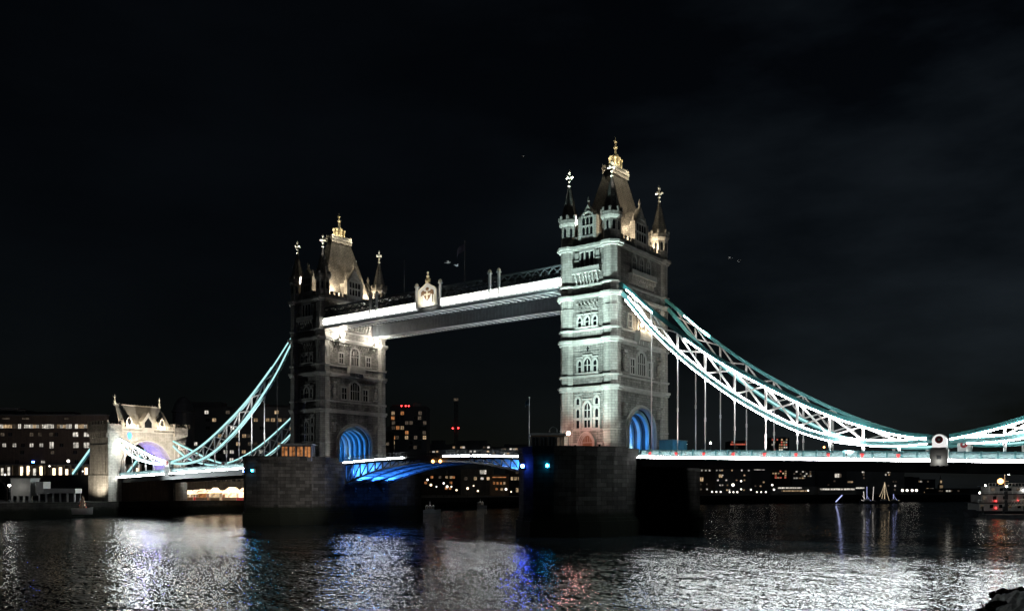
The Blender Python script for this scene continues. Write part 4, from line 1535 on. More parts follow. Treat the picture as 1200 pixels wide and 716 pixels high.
# ------------------------------------------------------------------ things on the piers
def cabin(label, x, y, rz, L, Wd, H, mat, lit, lit_n):
    t = thing('pier_cabin', label, 'cabin', (x, y, 15.0), rz, 'control cabins on the piers')
    MB().box(-L / 2, L / 2, -Wd / 2, Wd / 2, 0, H).build('wall', mat, t)
    r_ = MB().box(-L / 2 - .4, L / 2 + .4, -Wd / 2 - .4, Wd / 2 + .4, H, H + .22)
    r_.box(-L / 2 - .1, L / 2 + .1, -Wd / 2 - .1, Wd / 2 + .1, H + .22, H + .4)
    r_.build('roof', 'lead', t)
    n = 4
    for k in range(n):
        u = -L / 2 + (k + .5) * L / n
        wd = L / n * .40
        mb = MB()
        mb.box(u - wd, u + wd, -Wd / 2 - .05, -Wd / 2 - .005, .9, H - .35)
        wn = mb.build('window', lit if k in lit_n else 'dark_glass', t)
        f = MB()
        for uu in (u - wd, u, u + wd):
            f.box(uu - .06, uu + .06, -Wd / 2 - .12, -Wd / 2 - .052, .8, H - .25)
        for z in (.82, H - .3):
            f.box(u - wd - .1, u + wd + .1, -Wd / 2 - .13, -Wd / 2 - .054, z - .06, z + .06)
        f.build('frame', 'dark_steel', wn)
    return t


cabin('control cabin on the far pier with glowing orange windows', -34.6, -18.6, YAW + .0, 7.2, 4.0, 3.7, 'dark_cladding', 'window_orange', (0, 1, 2, 3))
cabin('dark control cabin on the near pier beside the street lamp', 40.0, -22.4, YAW, 6.0, 3.0, 3.2, 'timber', 'window_dim', (3,))
flagpole('pale pole with a small blue flag at the tip of the near pier', 38.2, -25.6, 15.0, 25.0, (1.0, .9), .1, 'white_paint', 'blue_hoarding')
flagpole('thin dark pole above the orange windowed cabin', -33.5, -17.5, 18.9, 29.0, (1.0, 1.3))


def street_lamp(label, x, y, z, h, bulb, power, col, r_=.28, group='street lamps on the piers', arm=0):
    off = (x, y, z)
    t = thing('street_lamp', label, 'street lamp', off, 0, group)
    b = MB(off).lathe([(.28, z), (.22, z + .5), (.08, z + .8), (.06, z + h - .3)], 8, x, y)
    b.build('post', 'dark_steel', t)
    g = MB(off).ball((x, y, z + h), r_, 10, 6)
    g.build('globe', bulb, t, smooth=True)
    MB(off).lathe([(.1, z + h + r_ * .8), (.2, z + h + r_ * .95), (.02, z + h + r_ * 1.7)], 8, x, y).build('cap', 'dark_steel', t)
    if power:
        lamp('globe_light', 'POINT', power, col, (0, -.1, h - r_ - .35), t, rad=.25)
    return t


street_lamp('peach glowing street lamp left of the door of the nearer tower', 40.9, -16.8, 15.0, 3.9, 'lamp_peach', 120, (1, .55, .33), .3)
off = (41.6, -21.6, 15.0)
t = thing('swan_neck_lamp', 'unlit swan neck lamp post on the near pier by the dark cabin', 'lamp post', off)
b = MB(off)
pr = (41.6, -21.6, 15.0)
for k in range(9):
    a = math.pi * k / 8
    q = (41.6 - .7 * math.cos(YAW) * (1 - math.cos(a)), -21.6 - .7 * math.sin(YAW) * (1 - math.cos(a)), 19.0 + .8 * math.sin(a))
    b.tube(pr, q, .07, .06, 6)
    pr = q
b.ball((pr[0], pr[1], pr[2] - .1), .2, 6, 4, 1, 1, .6)
b.build('post', 'steel_grey', t)

# blue marker lamps on the pier walls
for lab, x, y, z, m_, r_ in (('deep blue marker lamp on the dark near pier', 38.2, -27.55, 12.6, 'lamp_blue', .3), ('turquoise marker lamp on the dark near pier', 43.6, -27.5, 12.6, 'lamp_green_blue', .3),
                             ('bright blue marker lamp below the orange windowed cabin', -39.0, -28.3, 12.7, 'lamp_green_blue', .28), ('faint blue marker lamp at the left edge of the far pier', -48.0, -24.1, 12.7, 'lamp_blue', .22)):
    off = (x, y, z)
    t = thing('marker_lamp', lab, 'lamp', off, 0, 'blue marker lamps on the piers')
    MB(off).box(x - .3, x + .3, y + .15, y + .6, z - .4, z + .4).build('bracket', 'dark_steel', t)
    MB(off).ball((x, y - .1, z), r_, 10, 6).build('lens', m_, t, smooth=True)

t = thing('site_hoarding', 'blue hoarding booth in front of the arch of the nearer tower', 'hoarding', (53.0, 2.0, 14.9), 0)
mb = MB().box(-1.4, 1.4, -3.2, 3.2, 0, 3.0)
for k in range(5):
    mb.box(1.4, 1.48, -3.1 + k * 1.5, -2.96 + k * 1.5, 0, 3.0)
mb.build('boarding', 'blue_hoarding', t)
MB().box(-1.5, 1.5, -3.3, 3.3, 3.0, 3.12).build('roof', 'steel_grey', t)
lamp('booth_light', 'POINT', 70, (.2, .55, 1), (4.0, -2.0, 2.6), t, rad=.2)

# navigation lamps hung under the middle of the lifting span
for i, x in enumerate((-1.1, 1.1)):
    off = (x, -8.2, 14.6)
    t = thing('navigation_lamp', ('left' if i == 0 else 'right') + ' amber lamp hung under the middle of the span', 'lamp', off, 0, 'amber navigation lamps')
    MB(off).tube((x, -8.2, 14.7), (x, -8.0, 15.6), .06).build('hanger', 'dark_steel', t)
    MB(off).ball((x, -8.2, 14.6), .36, 10, 6).build('lens', 'lamp_amber', t, smooth=True)

# gulls
for i, (u, v, d, sp, lab) in enumerate(((525, 308, 190, 1.1, 'pale gull left of the walkway flagpole'), (535, 311.5, 190, 1.2, 'brighter gull just below the other by the flagpole'),
                                        (613, 184, 260, 1.2, 'faint gull high in the dark sky left of the near tower'), (855, 303, 230, 1.2, 'faint gull at left of the pair over the near chain'),
                                        (866, 306, 230, 1.2, 'faint gull at right of the pair over the near chain'))):
    x, y = site(u, d)
    t = thing('gull', lab, 'bird', (x, y, hgt(v, d)), .6 + i, 'gulls over the bridge')
    b = MB()
    b.ball((0, 0, 0), .2, 8, 6, 2.1, .8, .7)
    b.ball((.45, 0, .08), .1, 6, 4, 1.3, 1, 1)
    b.prism([(-.38, -.03), (-.75, -.02), (-.75, .02), (-.38, .03)], lambda u_, w_, k: (u_, k, w_), -.12, .12)
    for s_ in (-1, 1):
        pts = [(.2, s_ * .1, .06), (-.15, s_ * .1, .06), (-.08, s_ * sp * .28, .3), (.22, s_ * sp * .28, .32), (-.3, s_ * sp * .5, .16), (-.12, s_ * sp * .5, .17)]
        b.add(pts + [(p[0], p[1], p[2] + .03) for p in pts], [(0, 1, 2, 3), (3, 2, 4, 5), (6, 9, 8, 7), (9, 11, 10, 8), (0, 3, 9, 6), (1, 7, 8, 2), (3, 5, 11, 9), (2, 8, 10, 4), (5, 4, 10, 11), (0, 6, 7, 1)])
    b.build('body', 'feather', t)

# ------------------------------------------------------------------ buildings of the far banks
def block(label, u0, u1, vtop, dist, depth, mat, rows, ground=4.5, name='building', roofbits=True, group='buildings on the far bank', seed=0, win=(1.5, 1.7), turn=0.0, dark=True):
    """a block facing us; rows = (height in the view, [(position, width share, material)...])"""
    uc = (u0 + u1) / 2
    x, y = site(uc, dist)
    L = (u1 - u0) * dist / 1041.0
    ztop = hgt(vtop, dist)
    root = thing(name, label, 'building', (x, y, ground), YAW + turn, group)
    H = ztop - ground
    MB().box(-L / 2, L / 2, 0, depth, -.3, H).build('wall', mat, root)
    mb = MB()
    mb.box(-L / 2 - .25, L / 2 + .25, -.25, depth + .25, H, H + .5)
    rr = random.Random(seed)
    if roofbits:
        for k in range(3):
            a = (rr.random() - .5) * L * .7
            wd = L * (.06 + .1 * rr.random())
            mb.box(a - wd, a + wd, depth * .3, depth * .7, H + .5, H + .5 + 1.2 + 2.2 * rr.random())
    mb.build('roof', 'dark_cladding', root)
    ww, wh = win
    for v, items in rows:
        z = hgt(v, dist) - ground
        for it in items:
            u, m_ = it[0], it[1]
            w2 = (it[2] if len(it) > 2 else ww) / 2
            h2 = (it[3] if len(it) > 3 else wh) / 2
            a = (u - uc) * dist / 1041.0
            if abs(a) > L / 2 - w2:
                continue
            wn = MB().box(a - w2, a + w2, -.06, .04, z - h2, z + h2).build('window', m_, root)
            f = MB()
            f.box(a - .07, a + .07, -.14, -.062, z - h2, z + h2)
            f.box(a - w2 - .15, a + w2 + .15, -.2, -.0, z - h2 - .16, z - h2)
            f.build('frame', 'dark_steel', wn)
    return root


rw = random.Random(21)


def grid(u0, u1, v0, v1, nu, nv, p, mats, jit=0.0, dark=.0):
    rows = []
    for j in range(nv):
        v = v0 + (v1 - v0) * (j / max(1, nv - 1))
        it = []
        for i in range(nu):
            if rw.random() < p:
                it.append((u0 + (u1 - u0) * (i + .5) / nu + rw.uniform(-jit, jit), rw.choice(mats)))
            elif rw.random() < dark:
                it.append((u0 + (u1 - u0) * (i + .5) / nu, 'dark_glass'))
        rows.append((v, it))
    return rows


W_, D_, O_, G_ = 'window_white', 'window_dim', 'window_orange', 'dark_glass'
A_ = 'window_warm'
# left: long riverside block with a fully lit top floor
rw = random.Random(21)
rows = [(499.5, [(2 + k * 3.5, rw.choice([W_, W_, W_, A_, D_]), .95, 1.7 - .5 * rw.random()) for k in range(36)]),
        (509, [(3, D_), (37, D_), (47, D_), (60, D_), (88.5, W_, 1.9, 1.6), (101.5, W_, 1.9, 1.6)] + [(12 + 9 * k, G_) for k in (0, 6)]),
        (521.5, [(5, W_), (17, W_), (37, W_), (48.5, W_), (60.5, W_, 1.5, 2.4), (89, W_, 2.0, 2.0), (101.5, W_, 2.0, 2.0)] + [(27, G_), (72, G_)]),
        (530, [(61.5, D_), (26, G_), (88, G_)]),
        (541, [(39, 'lamp_blue', .8, .5), (50.5, 'window_white', 1.4, .9), (20, G_), (90, G_), (105, G_)]),
        (490.5, [(7, D_, 2.6, .6), (30, D_, 2.6, .6), (78, D_, 1.6, .6)])]
block('long dark brick block with a row of white lit top floor windows', -60, 126, 487, 335, 16, 'dark_brick', rows, seed=1, win=(1.3, 1.3))
# the lit colonnade in front of it
x, y = site(60, 318)
t = thing('colonnade', 'low colonnade with warm lit bays under the long dark block', 'colonnade', (x, y, 4.5), YAW)
L = 205 * 318 / 1041
z0, z1 = hgt(557, 318) - 4.5, hgt(545, 318) - 4.5
MB().box(-L / 2, L / 2, -1.0, 2.5, -.3, z0).build('base_wall', 'quay_stone', t)
MB().box(-L / 2, L / 2, 2.0, 2.5, z0, z1).build('back_wall', 'pale_brick', t)
MB().box(-L / 2 - .2, L / 2 + .2, -1.2, 2.7, z1, z1 + .5).build('entablature', 'dark_cladding', t)
for k in range(27):
    a = -L / 2 + (k + .5) * L / 27
    MB().box(a - .35, a + .35, -.9, -.2, z0, z1).build('pillar', 'pale_brick', t)
    if k % 5 != 2:
        MB().box(a - .5, a + .5, 1.9, 1.995, z0 + .1, z1 - rw.uniform(.2, 1.4)).build('window', rw.choice(['lamp_far_warm', 'lamp_far_warm', W_, A_]), t)
for i, u in enumerate((6, 34, 58, 80, 97)):
    x, y = site(u, 300)
    street_lamp('white globe lamp on the far quay, %s from the left edge' % ('first', 'second', 'third', 'fourth', 'fifth')[i], x, y, 4.5, hgt((556, 551, 546, 540, 552)[i], 300) - 4.5,
                'lamp_far', 0, None, (.3, .26, .28, .5, .24)[i], 'lamps along the far quay')

# behind the far chain
rows = grid(205, 345, 492, 548, 20, 7, .26, [A_, A_, D_, D_, W_], .8, .15) + [(483, [(242, W_), (267, D_), (324, A_)])]
block('wide dark hotel block with scattered warm windows behind the far chain', 204, 346, 478, 400, 20, 'dark_cladding', rows, seed=2, win=(1.7, 1.5))
x, y = site(215, 380)
t = thing('round_tower', 'dark round tower with a domed top left of the hotel block', 'building', (x, y, 4.5), 0, 'buildings on the far bank')
b = MB().lathe([(4.4, 0), (4.4, 36), (4.8, 36.2), (4.8, 37), (4.3, 37.2), (3.6, 40), (2.0, 42.3), (.2, 43.2)], 20)
b.build('wall', 'dark_cladding', t)
for k in range(6):
    a = -math.pi / 2 + YAW + (k - 2.5) * .35
    q = Vector((math.cos(a), math.sin(a), 0))
    MB().bar(q * 4.3 + Vector((0, 0, 30)), q * 4.48 + Vector((0, 0, 30)), 1.0, 1.8).build('window', D_ if k % 3 else G_, t)
# apartments and low blocks seen through the middle span
rows = grid(458, 500, 484, 524, 8, 8, .30, [A_, D_, D_, O_], .5, .15)
ap_ = block('apartment tower with red roof lights and warm windows right of the far tower', 457, 500, 477, 620, 24, 'dark_cladding', rows, seed=3, win=(2.2, 2.4))
for k, u in enumerate((470.5, 475.5, 479)):
    a = (u - 478.5) * 620 / 1041
    MB().ball((a, 0, hgt(475.6, 620) - 4.5), .5, 8, 5).build('roof_light', 'lamp_red', ap_)
MB().box(3.5, 9.0, .5, 5, hgt(477, 620) - 4.0, hgt(472, 620) - 4.5).build('plant_room', 'concrete', ap_)
block('low dark block tucked between the far tower and the apartment tower', 436, 457, 505, 560, 20, 'dark_brick', grid(437, 456, 512, 528, 5, 3, .4, [A_, D_, W_]), seed=4, win=(1.8, 2.0))
block('broad low block with a few lights behind the lifting span', 500, 575, 521, 700, 20, 'dark_cladding', grid(502, 574, 524, 534, 18, 3, .3, [W_, D_, A_], .8), seed=5, win=(1.7, 1.5))
block('stepped low block with white roof lights left of the near pier', 575, 632, 524, 720, 24, 'concrete', grid(577, 630, 526, 536, 16, 3, .4, [W_, W_, A_, D_], .8), seed=6, win=(1.8, 1.4))
# quay fronts under the lifting span
block('riverside block with bright window row under the lifting span', 592, 640, 548, 470, 18, 'dark_brick', [(560.5, [(600 + 4.1 * k, A_, 1.2, 1.7) for k in range(9)]), (574, [(606, A_, 1.2, 2.2), (613.5, A_, 1.2, 2.2), (626, A_, 1.2, 2.2)]), (553, [(618, D_), (606, D_)])], seed=7)
block('small dark block with a lit stair window under the lifting span', 540, 578, 549, 490, 14, 'pale_brick', [(553, [(565, W_, 2.4, 2.2), (568.5, W_, 1.2, 2.2)]), (560.5, [(546, D_), (557, A_), (565, W_, 1.6, 1.3), (572, A_)])], seed=8)
block('orange lit timber front of a riverside inn', 574, 596, 556, 455, 12, 'timber', [(559, [(585, O_, 7.0, .5)]), (566, [(579, O_, .9, 1.4), (583, O_, .9, 1.4), (587, O_, .9, 1.4), (591, A_, .9, 1.4)]), (573, [(582, O_, 1, 1), (588, A_, 1.2, 1.2)])], seed=9, roofbits=False)
block('low dark terrace behind the far quay lamps', 486, 540, 556, 520, 14, 'dark_brick', grid(488, 538, 559, 572, 12, 3, .25, [A_, D_, O_], 1.0), seed=10, win=(1.4, 1.4))
for i, (u, v, m_) in enumerate(((492, 573, A_), (501, 562, W_), (505, 568, A_), (511.5, 570, W_), (520, 566, W_), (524, 570, W_), (529, 570, W_), (535, 574, A_), (548, 572, A_), (555, 569, O_), (560, 575, A_), (593, 573, W_), (599, 576, A_))):
    x, y = site(u, 430)
    street_lamp('%s lamp on the quay beneath the lifting span, %s from the far pier' % ({A_: 'warm', W_: 'white', O_: 'orange'}[m_], ('first', 'second', 'third', 'fourth', 'fifth', 'sixth', 'seventh', 'eighth', 'ninth', 'tenth', 'eleventh', 'twelfth', 'thirteenth')[i]),
                x, y, 4.5, max(2.2, hgt(v, 430) - 4.5), {A_: 'lamp_far_warm', W_: 'lamp_far', O_: 'lamp_far_warm'}[m_], 0, None, .34 + .12 * (i % 3), 'lamps on the quay under the lifting span')
# mast with red lamps
x, y = site(534.5, 900)
t = thing('lattice_mast', 'tall dark mast with red aircraft lamps over the lifting span', 'mast', (x, y, 4.5), YAW)
Hm = hgt(468, 900) - 4.5
mb = MB()
for dx in (-1.7, 1.7):
    for dy in (-1.7, 1.7):
        mb.bar((dx, dy, 0), (dx, dy, Hm), .5, .5)
for k in range(18):
    z = k * Hm / 18
    for s_ in (-1.7, 1.7):
        mb.bar((-1.7, s_, z), (1.7, s_, z + Hm / 18), .3, .3)
        mb.bar((s_, 1.7, z), (s_, -1.7, z + Hm / 18), .3, .3)
mb.box(-.5, .5, -.5, .5, 0, Hm)
mb.build('frame', 'dark_cladding', t)
for a, v, m_ in ((-3.2, 502, 'lamp_red'), (2.4, 501.5, 'lamp_red')):
    MB().ball((a, -3.2, hgt(v, 900) - 4.5), .75, 8, 5).build('aircraft_lamp', m_, t)
MB().box(-2.2, 2.2, -2.9, -2.7, Hm - 1.5, Hm + .8).build('top_lamp', 'window_dim', t)

# right: the far bank beyond the near span
block('dark wharf block with a square yellow window just right of the near pier', 800, 838, 549, 560, 20, 'dark_brick', [(551, [(822.5, W_), (827, W_), (831.5, W_)]), (561.5, [(811.5, D_, 1.3, 1.3), (814.5, D_, 1.3, 1.3), (821.7, A_, 2.6, 2.6)]), (567, [(828.5, D_), (821, D_)]), (573, [(821.5, D_), (828.5, W_)])], seed=11, win=(.9, 1.0))
block('dark wharf block with small white lights, second right of the near pier', 838, 880, 546, 570, 20, 'dark_cladding', grid(839, 879, 551, 574, 14, 5, .26, [W_, W_, A_], .8) + [(557.5, [(844.5, A_, 2.2, 2.0)]), (549.5, [(885, W_)])], seed=12, win=(.9, .9))
block('wharf block with a strip of pale light at its cornice', 880, 903, 545, 580, 20, 'dark_cladding', [(549.5, [(885, W_, 1.5, 1.1), (888, W_, 1.5, 1.1), (891, W_, 1.5, 1.1), (894.5, W_, 1.5, 1.1)])] + grid(881, 902, 560, 574, 7, 4, .2, [W_, A_, D_], .5), seed=13, win=(.9, 1.0))
block('block with a dense grid of warm orange windows under the near span', 903, 927, 546, 600, 22, 'dark_brick', grid(905, 922, 549.5, 559.5, 6, 5, .62, [A_, 'window_red', A_], .3), seed=14, win=(1.1, 1.0))
block('block of many dim pale windows right of the orange one', 928, 955, 547, 600, 22, 'dark_cladding', grid(930, 951, 550, 560, 9, 5, .5, [D_, A_, D_, W_], .3), seed=15, win=(1.0, .9))
block('dark block with a bright screen like window left of the masts', 957, 992, 548, 620, 24, 'dark_cladding', [(550.5, [(959, A_), (963, W_), (966, D_)]), (557, [(981, W_, 3.2, 2.6), (984.5, D_, 1.6, 2.6)]), (563.5, [(994, A_), (978, D_)])] + grid(958, 991, 562, 568, 12, 2, .2, [D_, A_], .5), seed=16, win=(1.1, 1.0))
block('broad block with lit storeys behind the masted boats', 992, 1060, 549, 640, 24, 'concrete', [(564.5, [(992 + 2.2 * k, A_) for k in (1, 2, 3)]), (571.5, [(983 + 2.6 * k, W_, 1.5, 1.0) for k in range(5, 12)]), (553, [(1012, W_), (1011, W_), (1039, D_), (1041, W_), (1043, D_)]), (556, [(1012, D_), (1038, W_), (1042, A_)]), (560, [(1012.5, D_)]), (564, [(1047, D_), (1050, D_)]), (569, [(1049, W_), (1041, D_)]), (573.5, [(1048.5, D_)])], seed=17, win=(1.0, 1.2))
block('low far block with a few lights right of the masted boats', 1060, 1096, 562, 760, 20, 'dark_cladding', grid(1062, 1094, 564, 577, 12, 4, .22, [W_, D_, W_, A_], .8), seed=18, win=(1.4, 1.3))
block('low far terrace left of the moored ship', 1096, 1136, 573, 700, 18, 'dark_brick', grid(1098, 1134, 575, 580, 16, 2, .42, [W_, A_, D_], .8), seed=19, win=(1.3, 1.2), roofbits=False)
block('long low quay shed with bright white roof lights under the near span', 905, 960, 570, 575, 12, 'concrete', [(571.5, [(913 + 2.3 * k, W_, 1.3, .9) for k in range(12)]), (575, [(917 + 2.0 * k, A_, 1.2, .8) for k in range(16)])], seed=20, roofbits=False)
block('long low lit hall between the wharf blocks and the masts', 960, 1003, 571, 570, 12, 'concrete', [(573, [(962 + 1.9 * k, W_, 1.1, 1.0) for k in range(14)] + [(990 + 2.1 * k, W_, 1.1, 1.0) for k in range(6)])], seed=22, roofbits=False)
x, y = site(1102, 900)
t = thing('church_tower', 'slim far tower with a warm lit top between the masts and the ship', 'tower', (x, y, 4.5), YAW, 'buildings on the far bank')
z1, z2 = hgt(568, 900) - 4.5, hgt(560, 900) - 4.5
MB().box(-2.0, 2.0, -2, 2, 0, z1).lathe([(2.2, z1), (1.2, z1 + 2.4), (.6, z2), (.1, z2 + 3.0)], 8).build('shaft', 'concrete', t)
MB().box(-1.5, 1.5, -2.1, -2.01, z1 - 3.2, z1 - .4).build('belfry_window', A_, t)
MB().box(-.6, .6, -1.9, -1.2, z1 + 1.9, z1 + 4.4).build('lantern', A_, t)
# far towers above the railing
block('far office tower with red and white window dots above the railing', 903, 925, 513, 2600, 60, 'dark_cladding', grid(904, 923, 515, 530, 7, 6, .45, ['window_red', W_, A_], .4), seed=23, win=(4.5, 4.5), group='far towers')
r_ = block('far slab with a red lit crown above the railing', 855, 876, 517, 2400, 50, 'dark_cladding', [(520.5, [(857 + 2.2 * k, 'window_red', 4.2, 4.0) for k in range(9)]), (517.8, [(858, 'window_red', 3, 4), (874, 'window_red', 3, 4)]), (524, [(861, D_, 3, 3), (864, D_, 3, 3)])], seed=24, group='far towers')
for i, (u, v0) in enumerate(((804.5, 518), (833, 517), (966, 522))):
    x, y = site(u, 1500)
    h = hgt(v0, 1500) - 4.5
    t = thing('crane_mast', ('thin far mast with a pale lamp, nearest the near tower', 'thin far mast with two pale lamps behind the hangers', 'thin far mast with an orange lamp near the roundel')[i], 'mast', (x, y, 4.5), 0, 'far masts')
    MB().lathe([(1.6, 0), (.9, h * .7), (.4, h)], 6).build('shaft', 'dark_cladding', t)
    MB().ball((0, -1.2, h * .965), 1.7, 8, 5).build('lamp', ('lamp_white', 'lamp_white', 'lamp_amber')[i], t)
names = ('first', 'second', 'third', 'fourth', 'fifth', 'sixth', 'seventh', 'eighth', 'ninth', 'tenth', 'eleventh', 'twelfth', 'thirteenth', 'fourteenth', 'fifteenth', 'sixteenth')
for i, (u, v, r_) in enumerate(((834.5, 576, .5), (839.5, 576, .5), (844.5, 576, .5), (859, 568, .9), (855, 576.3, .45), (859.5, 576.3, .5), (864, 576.5, .55), (868.5, 563.5, .55), (868.5, 573, .5), (880, 573.5, .5), (887, 577, .45), (892, 577, .45), (897.5, 577, .5), (907, 573.5, .6), (905, 568, .6), (947, 574.5, .5))):
    x, y = site(u, 545)
    street_lamp('%s white quay lamp right of the near pier, under the near span' % names[i], x, y, 4.5, max(1.6, hgt(v, 545) - 4.5), 'lamp_far', 0, None, r_, 'lamps on the quay under the near span')
for i, u in enumerate((1057.5, 1063, 1069, 1074)):
    x, y = site(u, 560)
    street_lamp('%s of the four even white lamps right of the masted boats' % names[i], x, y, 4.5, 2.6, 'lamp_far', 0, None, .8, 'four even lamps')

# ------------------------------------------------------------------ market on the far quay, under the far span
for i, (u, wd, h, d) in enumerate(((214, 3.2, 3.4, 305), (221, 3.0, 3.4, 302), (228.5, 3.4, 3.5, 303), (236, 3.8, 3.8, 300), (244, 3.4, 3.6, 304), (251, 3.6, 4.2, 300), (259.5, 2.6, 3.4, 303), (271, 5.8, 4.4, 300), (287, 5.6, 4.2, 297))):
    x, y = site(u, d)
    t = thing('market_stall', ('%s lit white market stall under the far span, counted from the gatehouse' % names[i]) if i < 7 else ('large lit tent with a peaked roof under the far span' if i == 7 else 'separate lit tent beside the far pier'),
              'market stall', (x, y, 4.5), YAW, 'market stalls on the far quay')
    mb = MB()
    for a in (-1, 1):
        for c_ in (0, 1):
            mb.tube((a * wd / 2, c_ * 2.4, 0), (a * wd / 2, c_ * 2.4, h * .62), .07)
    mb.build('pole', 'white_paint', t)
    mb = MB()
    mb.add([(-wd / 2 - .3, -.4, h * .6), (wd / 2 + .3, -.4, h * .6), (wd / 2 + .3, 2.8, h * .6), (-wd / 2 - .3, 2.8, h * .6), (-wd / 5, 1.0, h), (wd / 5, 1.0, h), (wd / 5, 1.4, h), (-wd / 5, 1.4, h)],
           [(3, 2, 1, 0), (4, 5, 6, 7)] + [(k, (k + 1) % 4, 4 + (k + 1) % 4, 4 + k) for k in range(4)])
    mb.build('awning', 'awning_glow', t)
    MB().box(-wd / 2, wd / 2, -.1, .5, 0, .95).build('counter', 'timber' if i % 2 else 'red_paint', t)
    MB().box(-wd / 2, wd / 2, 2.3, 2.4, 0, h * .6).build('back_cloth', 'awning_glow' if i > 6 else ('window_warm' if i % 3 else 'window_orange'), t)  # back cloths are given their own glow too
    lamp('stall_light', 'POINT', 220, WARM, (0, .3, h * .5), t, rad=.2)
block('brown brick warehouse behind the market stalls', 208, 300, 556, 325, 14, 'pale_brick', [(561, [(214 + 6 * k, G_ if k % 3 else D_) for k in range(13)])], seed=30, roofbits=False, win=(1.2, 1.6))
x, y = site(297, 296)
street_lamp('white globe lamp between the tents and the far pier', x, y, 4.5, hgt(562.5, 296) - 4.5, 'lamp_white', 120, NEUT, .5, 'lamps along the far quay')
for i, (u, d) in enumerate(((162, 285), (185, 288))):
    x, y = site(u, d)
    street_lamp(('left' if i == 0 else 'right') + ' lamp on the quay under the gatehouse span', x, y, 4.5, hgt(574, d) - 4.5, 'lamp_warm', 40, WARM, .32, 'lamps along the far quay')

# ------------------------------------------------------------------ left: pavilion, bare trees, festive boat
x, y = site(24, 262)
t = thing('pavilion', 'pale boxy pavilion on the far quay at left, front open', 'pavilion', (x, y, 4.5), YAW)
MB().box(-2.9, 2.9, 0, 5, 1.8, 6.8).build('upper_storey', 'hull_white', t)
mb = MB()
for a in (-2.6, -.9, .9, 2.6):
    mb.box(a - .28, a + .28, .1, .6, 0, 1.8)
mb.build('pillar', 'hull_white', t)
MB().box(-3.1, 3.1, -.2, 5.2, 6.8, 7.1).build('roof', 'lead', t)
x, y = site(66, 262)
t = thing('pavilion', 'long low pale shelter on the far quay right of the boxy pavilion', 'pavilion', (x, y, 4.5), YAW)
MB().box(-5.6, 5.6, 0, 4, 2.6, 4.0).build('roof', 'hull_white', t)
MB().box(-6.0, -3.8, -.1, 4.1, 2.4, 6.0).build('end_block', 'hull_white', t)
mb = MB()
for k in range(6):
    a = -5.2 + k * 2.08
    mb.box(a - .2, a + .2, .1, .5, 0, 2.6)
mb.build('post', 'hull_white', t)
MB().box(-5.4, 5.4, 3.4, 3.8, 0, 2.6).build('back_wall', 'dark_cladding', t)
lamp('shelter_light', 'POINT', 170, (.9, .95, 1), (-6, -14, 9.5), t, rad=.4)
x, y = site(11, 258)
street_lamp('lamp at the left edge of the view before the pavilion', x, y, 4.5, hgt(568.5, 258) - 4.5, 'lamp_white', 150, NEUT, .34, 'lamps along the far quay')


def bare_tree(label, x, y, z, h, seed):
    t = thing('bare_tree', label, 'tree', (x, y, z), 0, 'bare trees on the far quay')
    rr = random.Random(seed)
    trunk, crown = MB(), MB()
    trunk.tube((0, 0, 0), (.15, 0, h * .38), h * .035, h * .026, 8)

    def grow(p, d, ln, r_, lv):
        q = p + d * ln
        (crown if lv < 5 else trunk).tube(p, q, r_, r_ * .68, 6 if lv > 2 else 4)
        if lv == 0:
            return
        for k in range(3 if lv > 1 else 4):
            ax = Vector((rr.uniform(-1, 1), rr.uniform(-1, 1), rr.uniform(-.2, .7))).normalized()
            nd = (d * 1.0 + ax * .75).normalized()
            grow(q - d * ln * rr.uniform(0, .35), nd, ln * rr.uniform(.62, .8), r_ * .62, lv - 1)

    for k in range(4):
        a = k * 1.57 + rr.random()
        grow(Vector((.15, 0, h * .36)), Vector((.55 * math.cos(a), .55 * math.sin(a), .9)).normalized(), h * .2, h * .017, 4)
    trunk.build('trunk', 'bark', t)
    crown.build('crown', 'bark', t)


for i, (u, d, h, lab) in enumerate(((37, 268, 11, 'large bare tree in front of the pale pavilion on the far quay'), (8, 285, 10, 'bare tree at the left edge before the lit colonnade'), (70, 292, 8, 'smaller bare tree before the lit colonnade'))):
    x, y = site(u, d)
    bare_tree(lab, x, y, 4.5, h, 5 + i)
x, y = site(97, 258)
t = thing('festive_boat', 'small pale boat carrying a cone of red and white lights before the gatehouse', 'boat', (x, y, 2.2), YAW)


def hull(mb, L, B, z0, z1, n=10, bow=.5):
    """a simple boat hull along local x, bow at +x"""
    vs_, fs = [], []
    for i in range(n + 1):
        a = i / n
        wb = B / 2 * (1 - max(0, (a - bow) / (1 - bow)) ** 2) * (.82 + .18 * min(1, a * 4))
        wb = max(wb, .03)
        sh = z1 + (z1 - z0) * .35 * max(0, a - .4) ** 2 * 2
        x = -L / 2 + L * a
        vs_ += [(x * .94, -wb * .55, z0), (x * .94, wb * .55, z0), (x, wb, sh), (x, -wb, sh)]
    for i in range(n):
        k = 4 * i
        fs += [(k + j, k + (j + 1) % 4, k + 4 + (j + 1) % 4, k + 4 + j) for j in range(4)]
    fs += [(3, 2, 1, 0), (4 * n, 4 * n + 1, 4 * n + 2, 4 * n + 3)]
    return mb.add(vs_, fs)


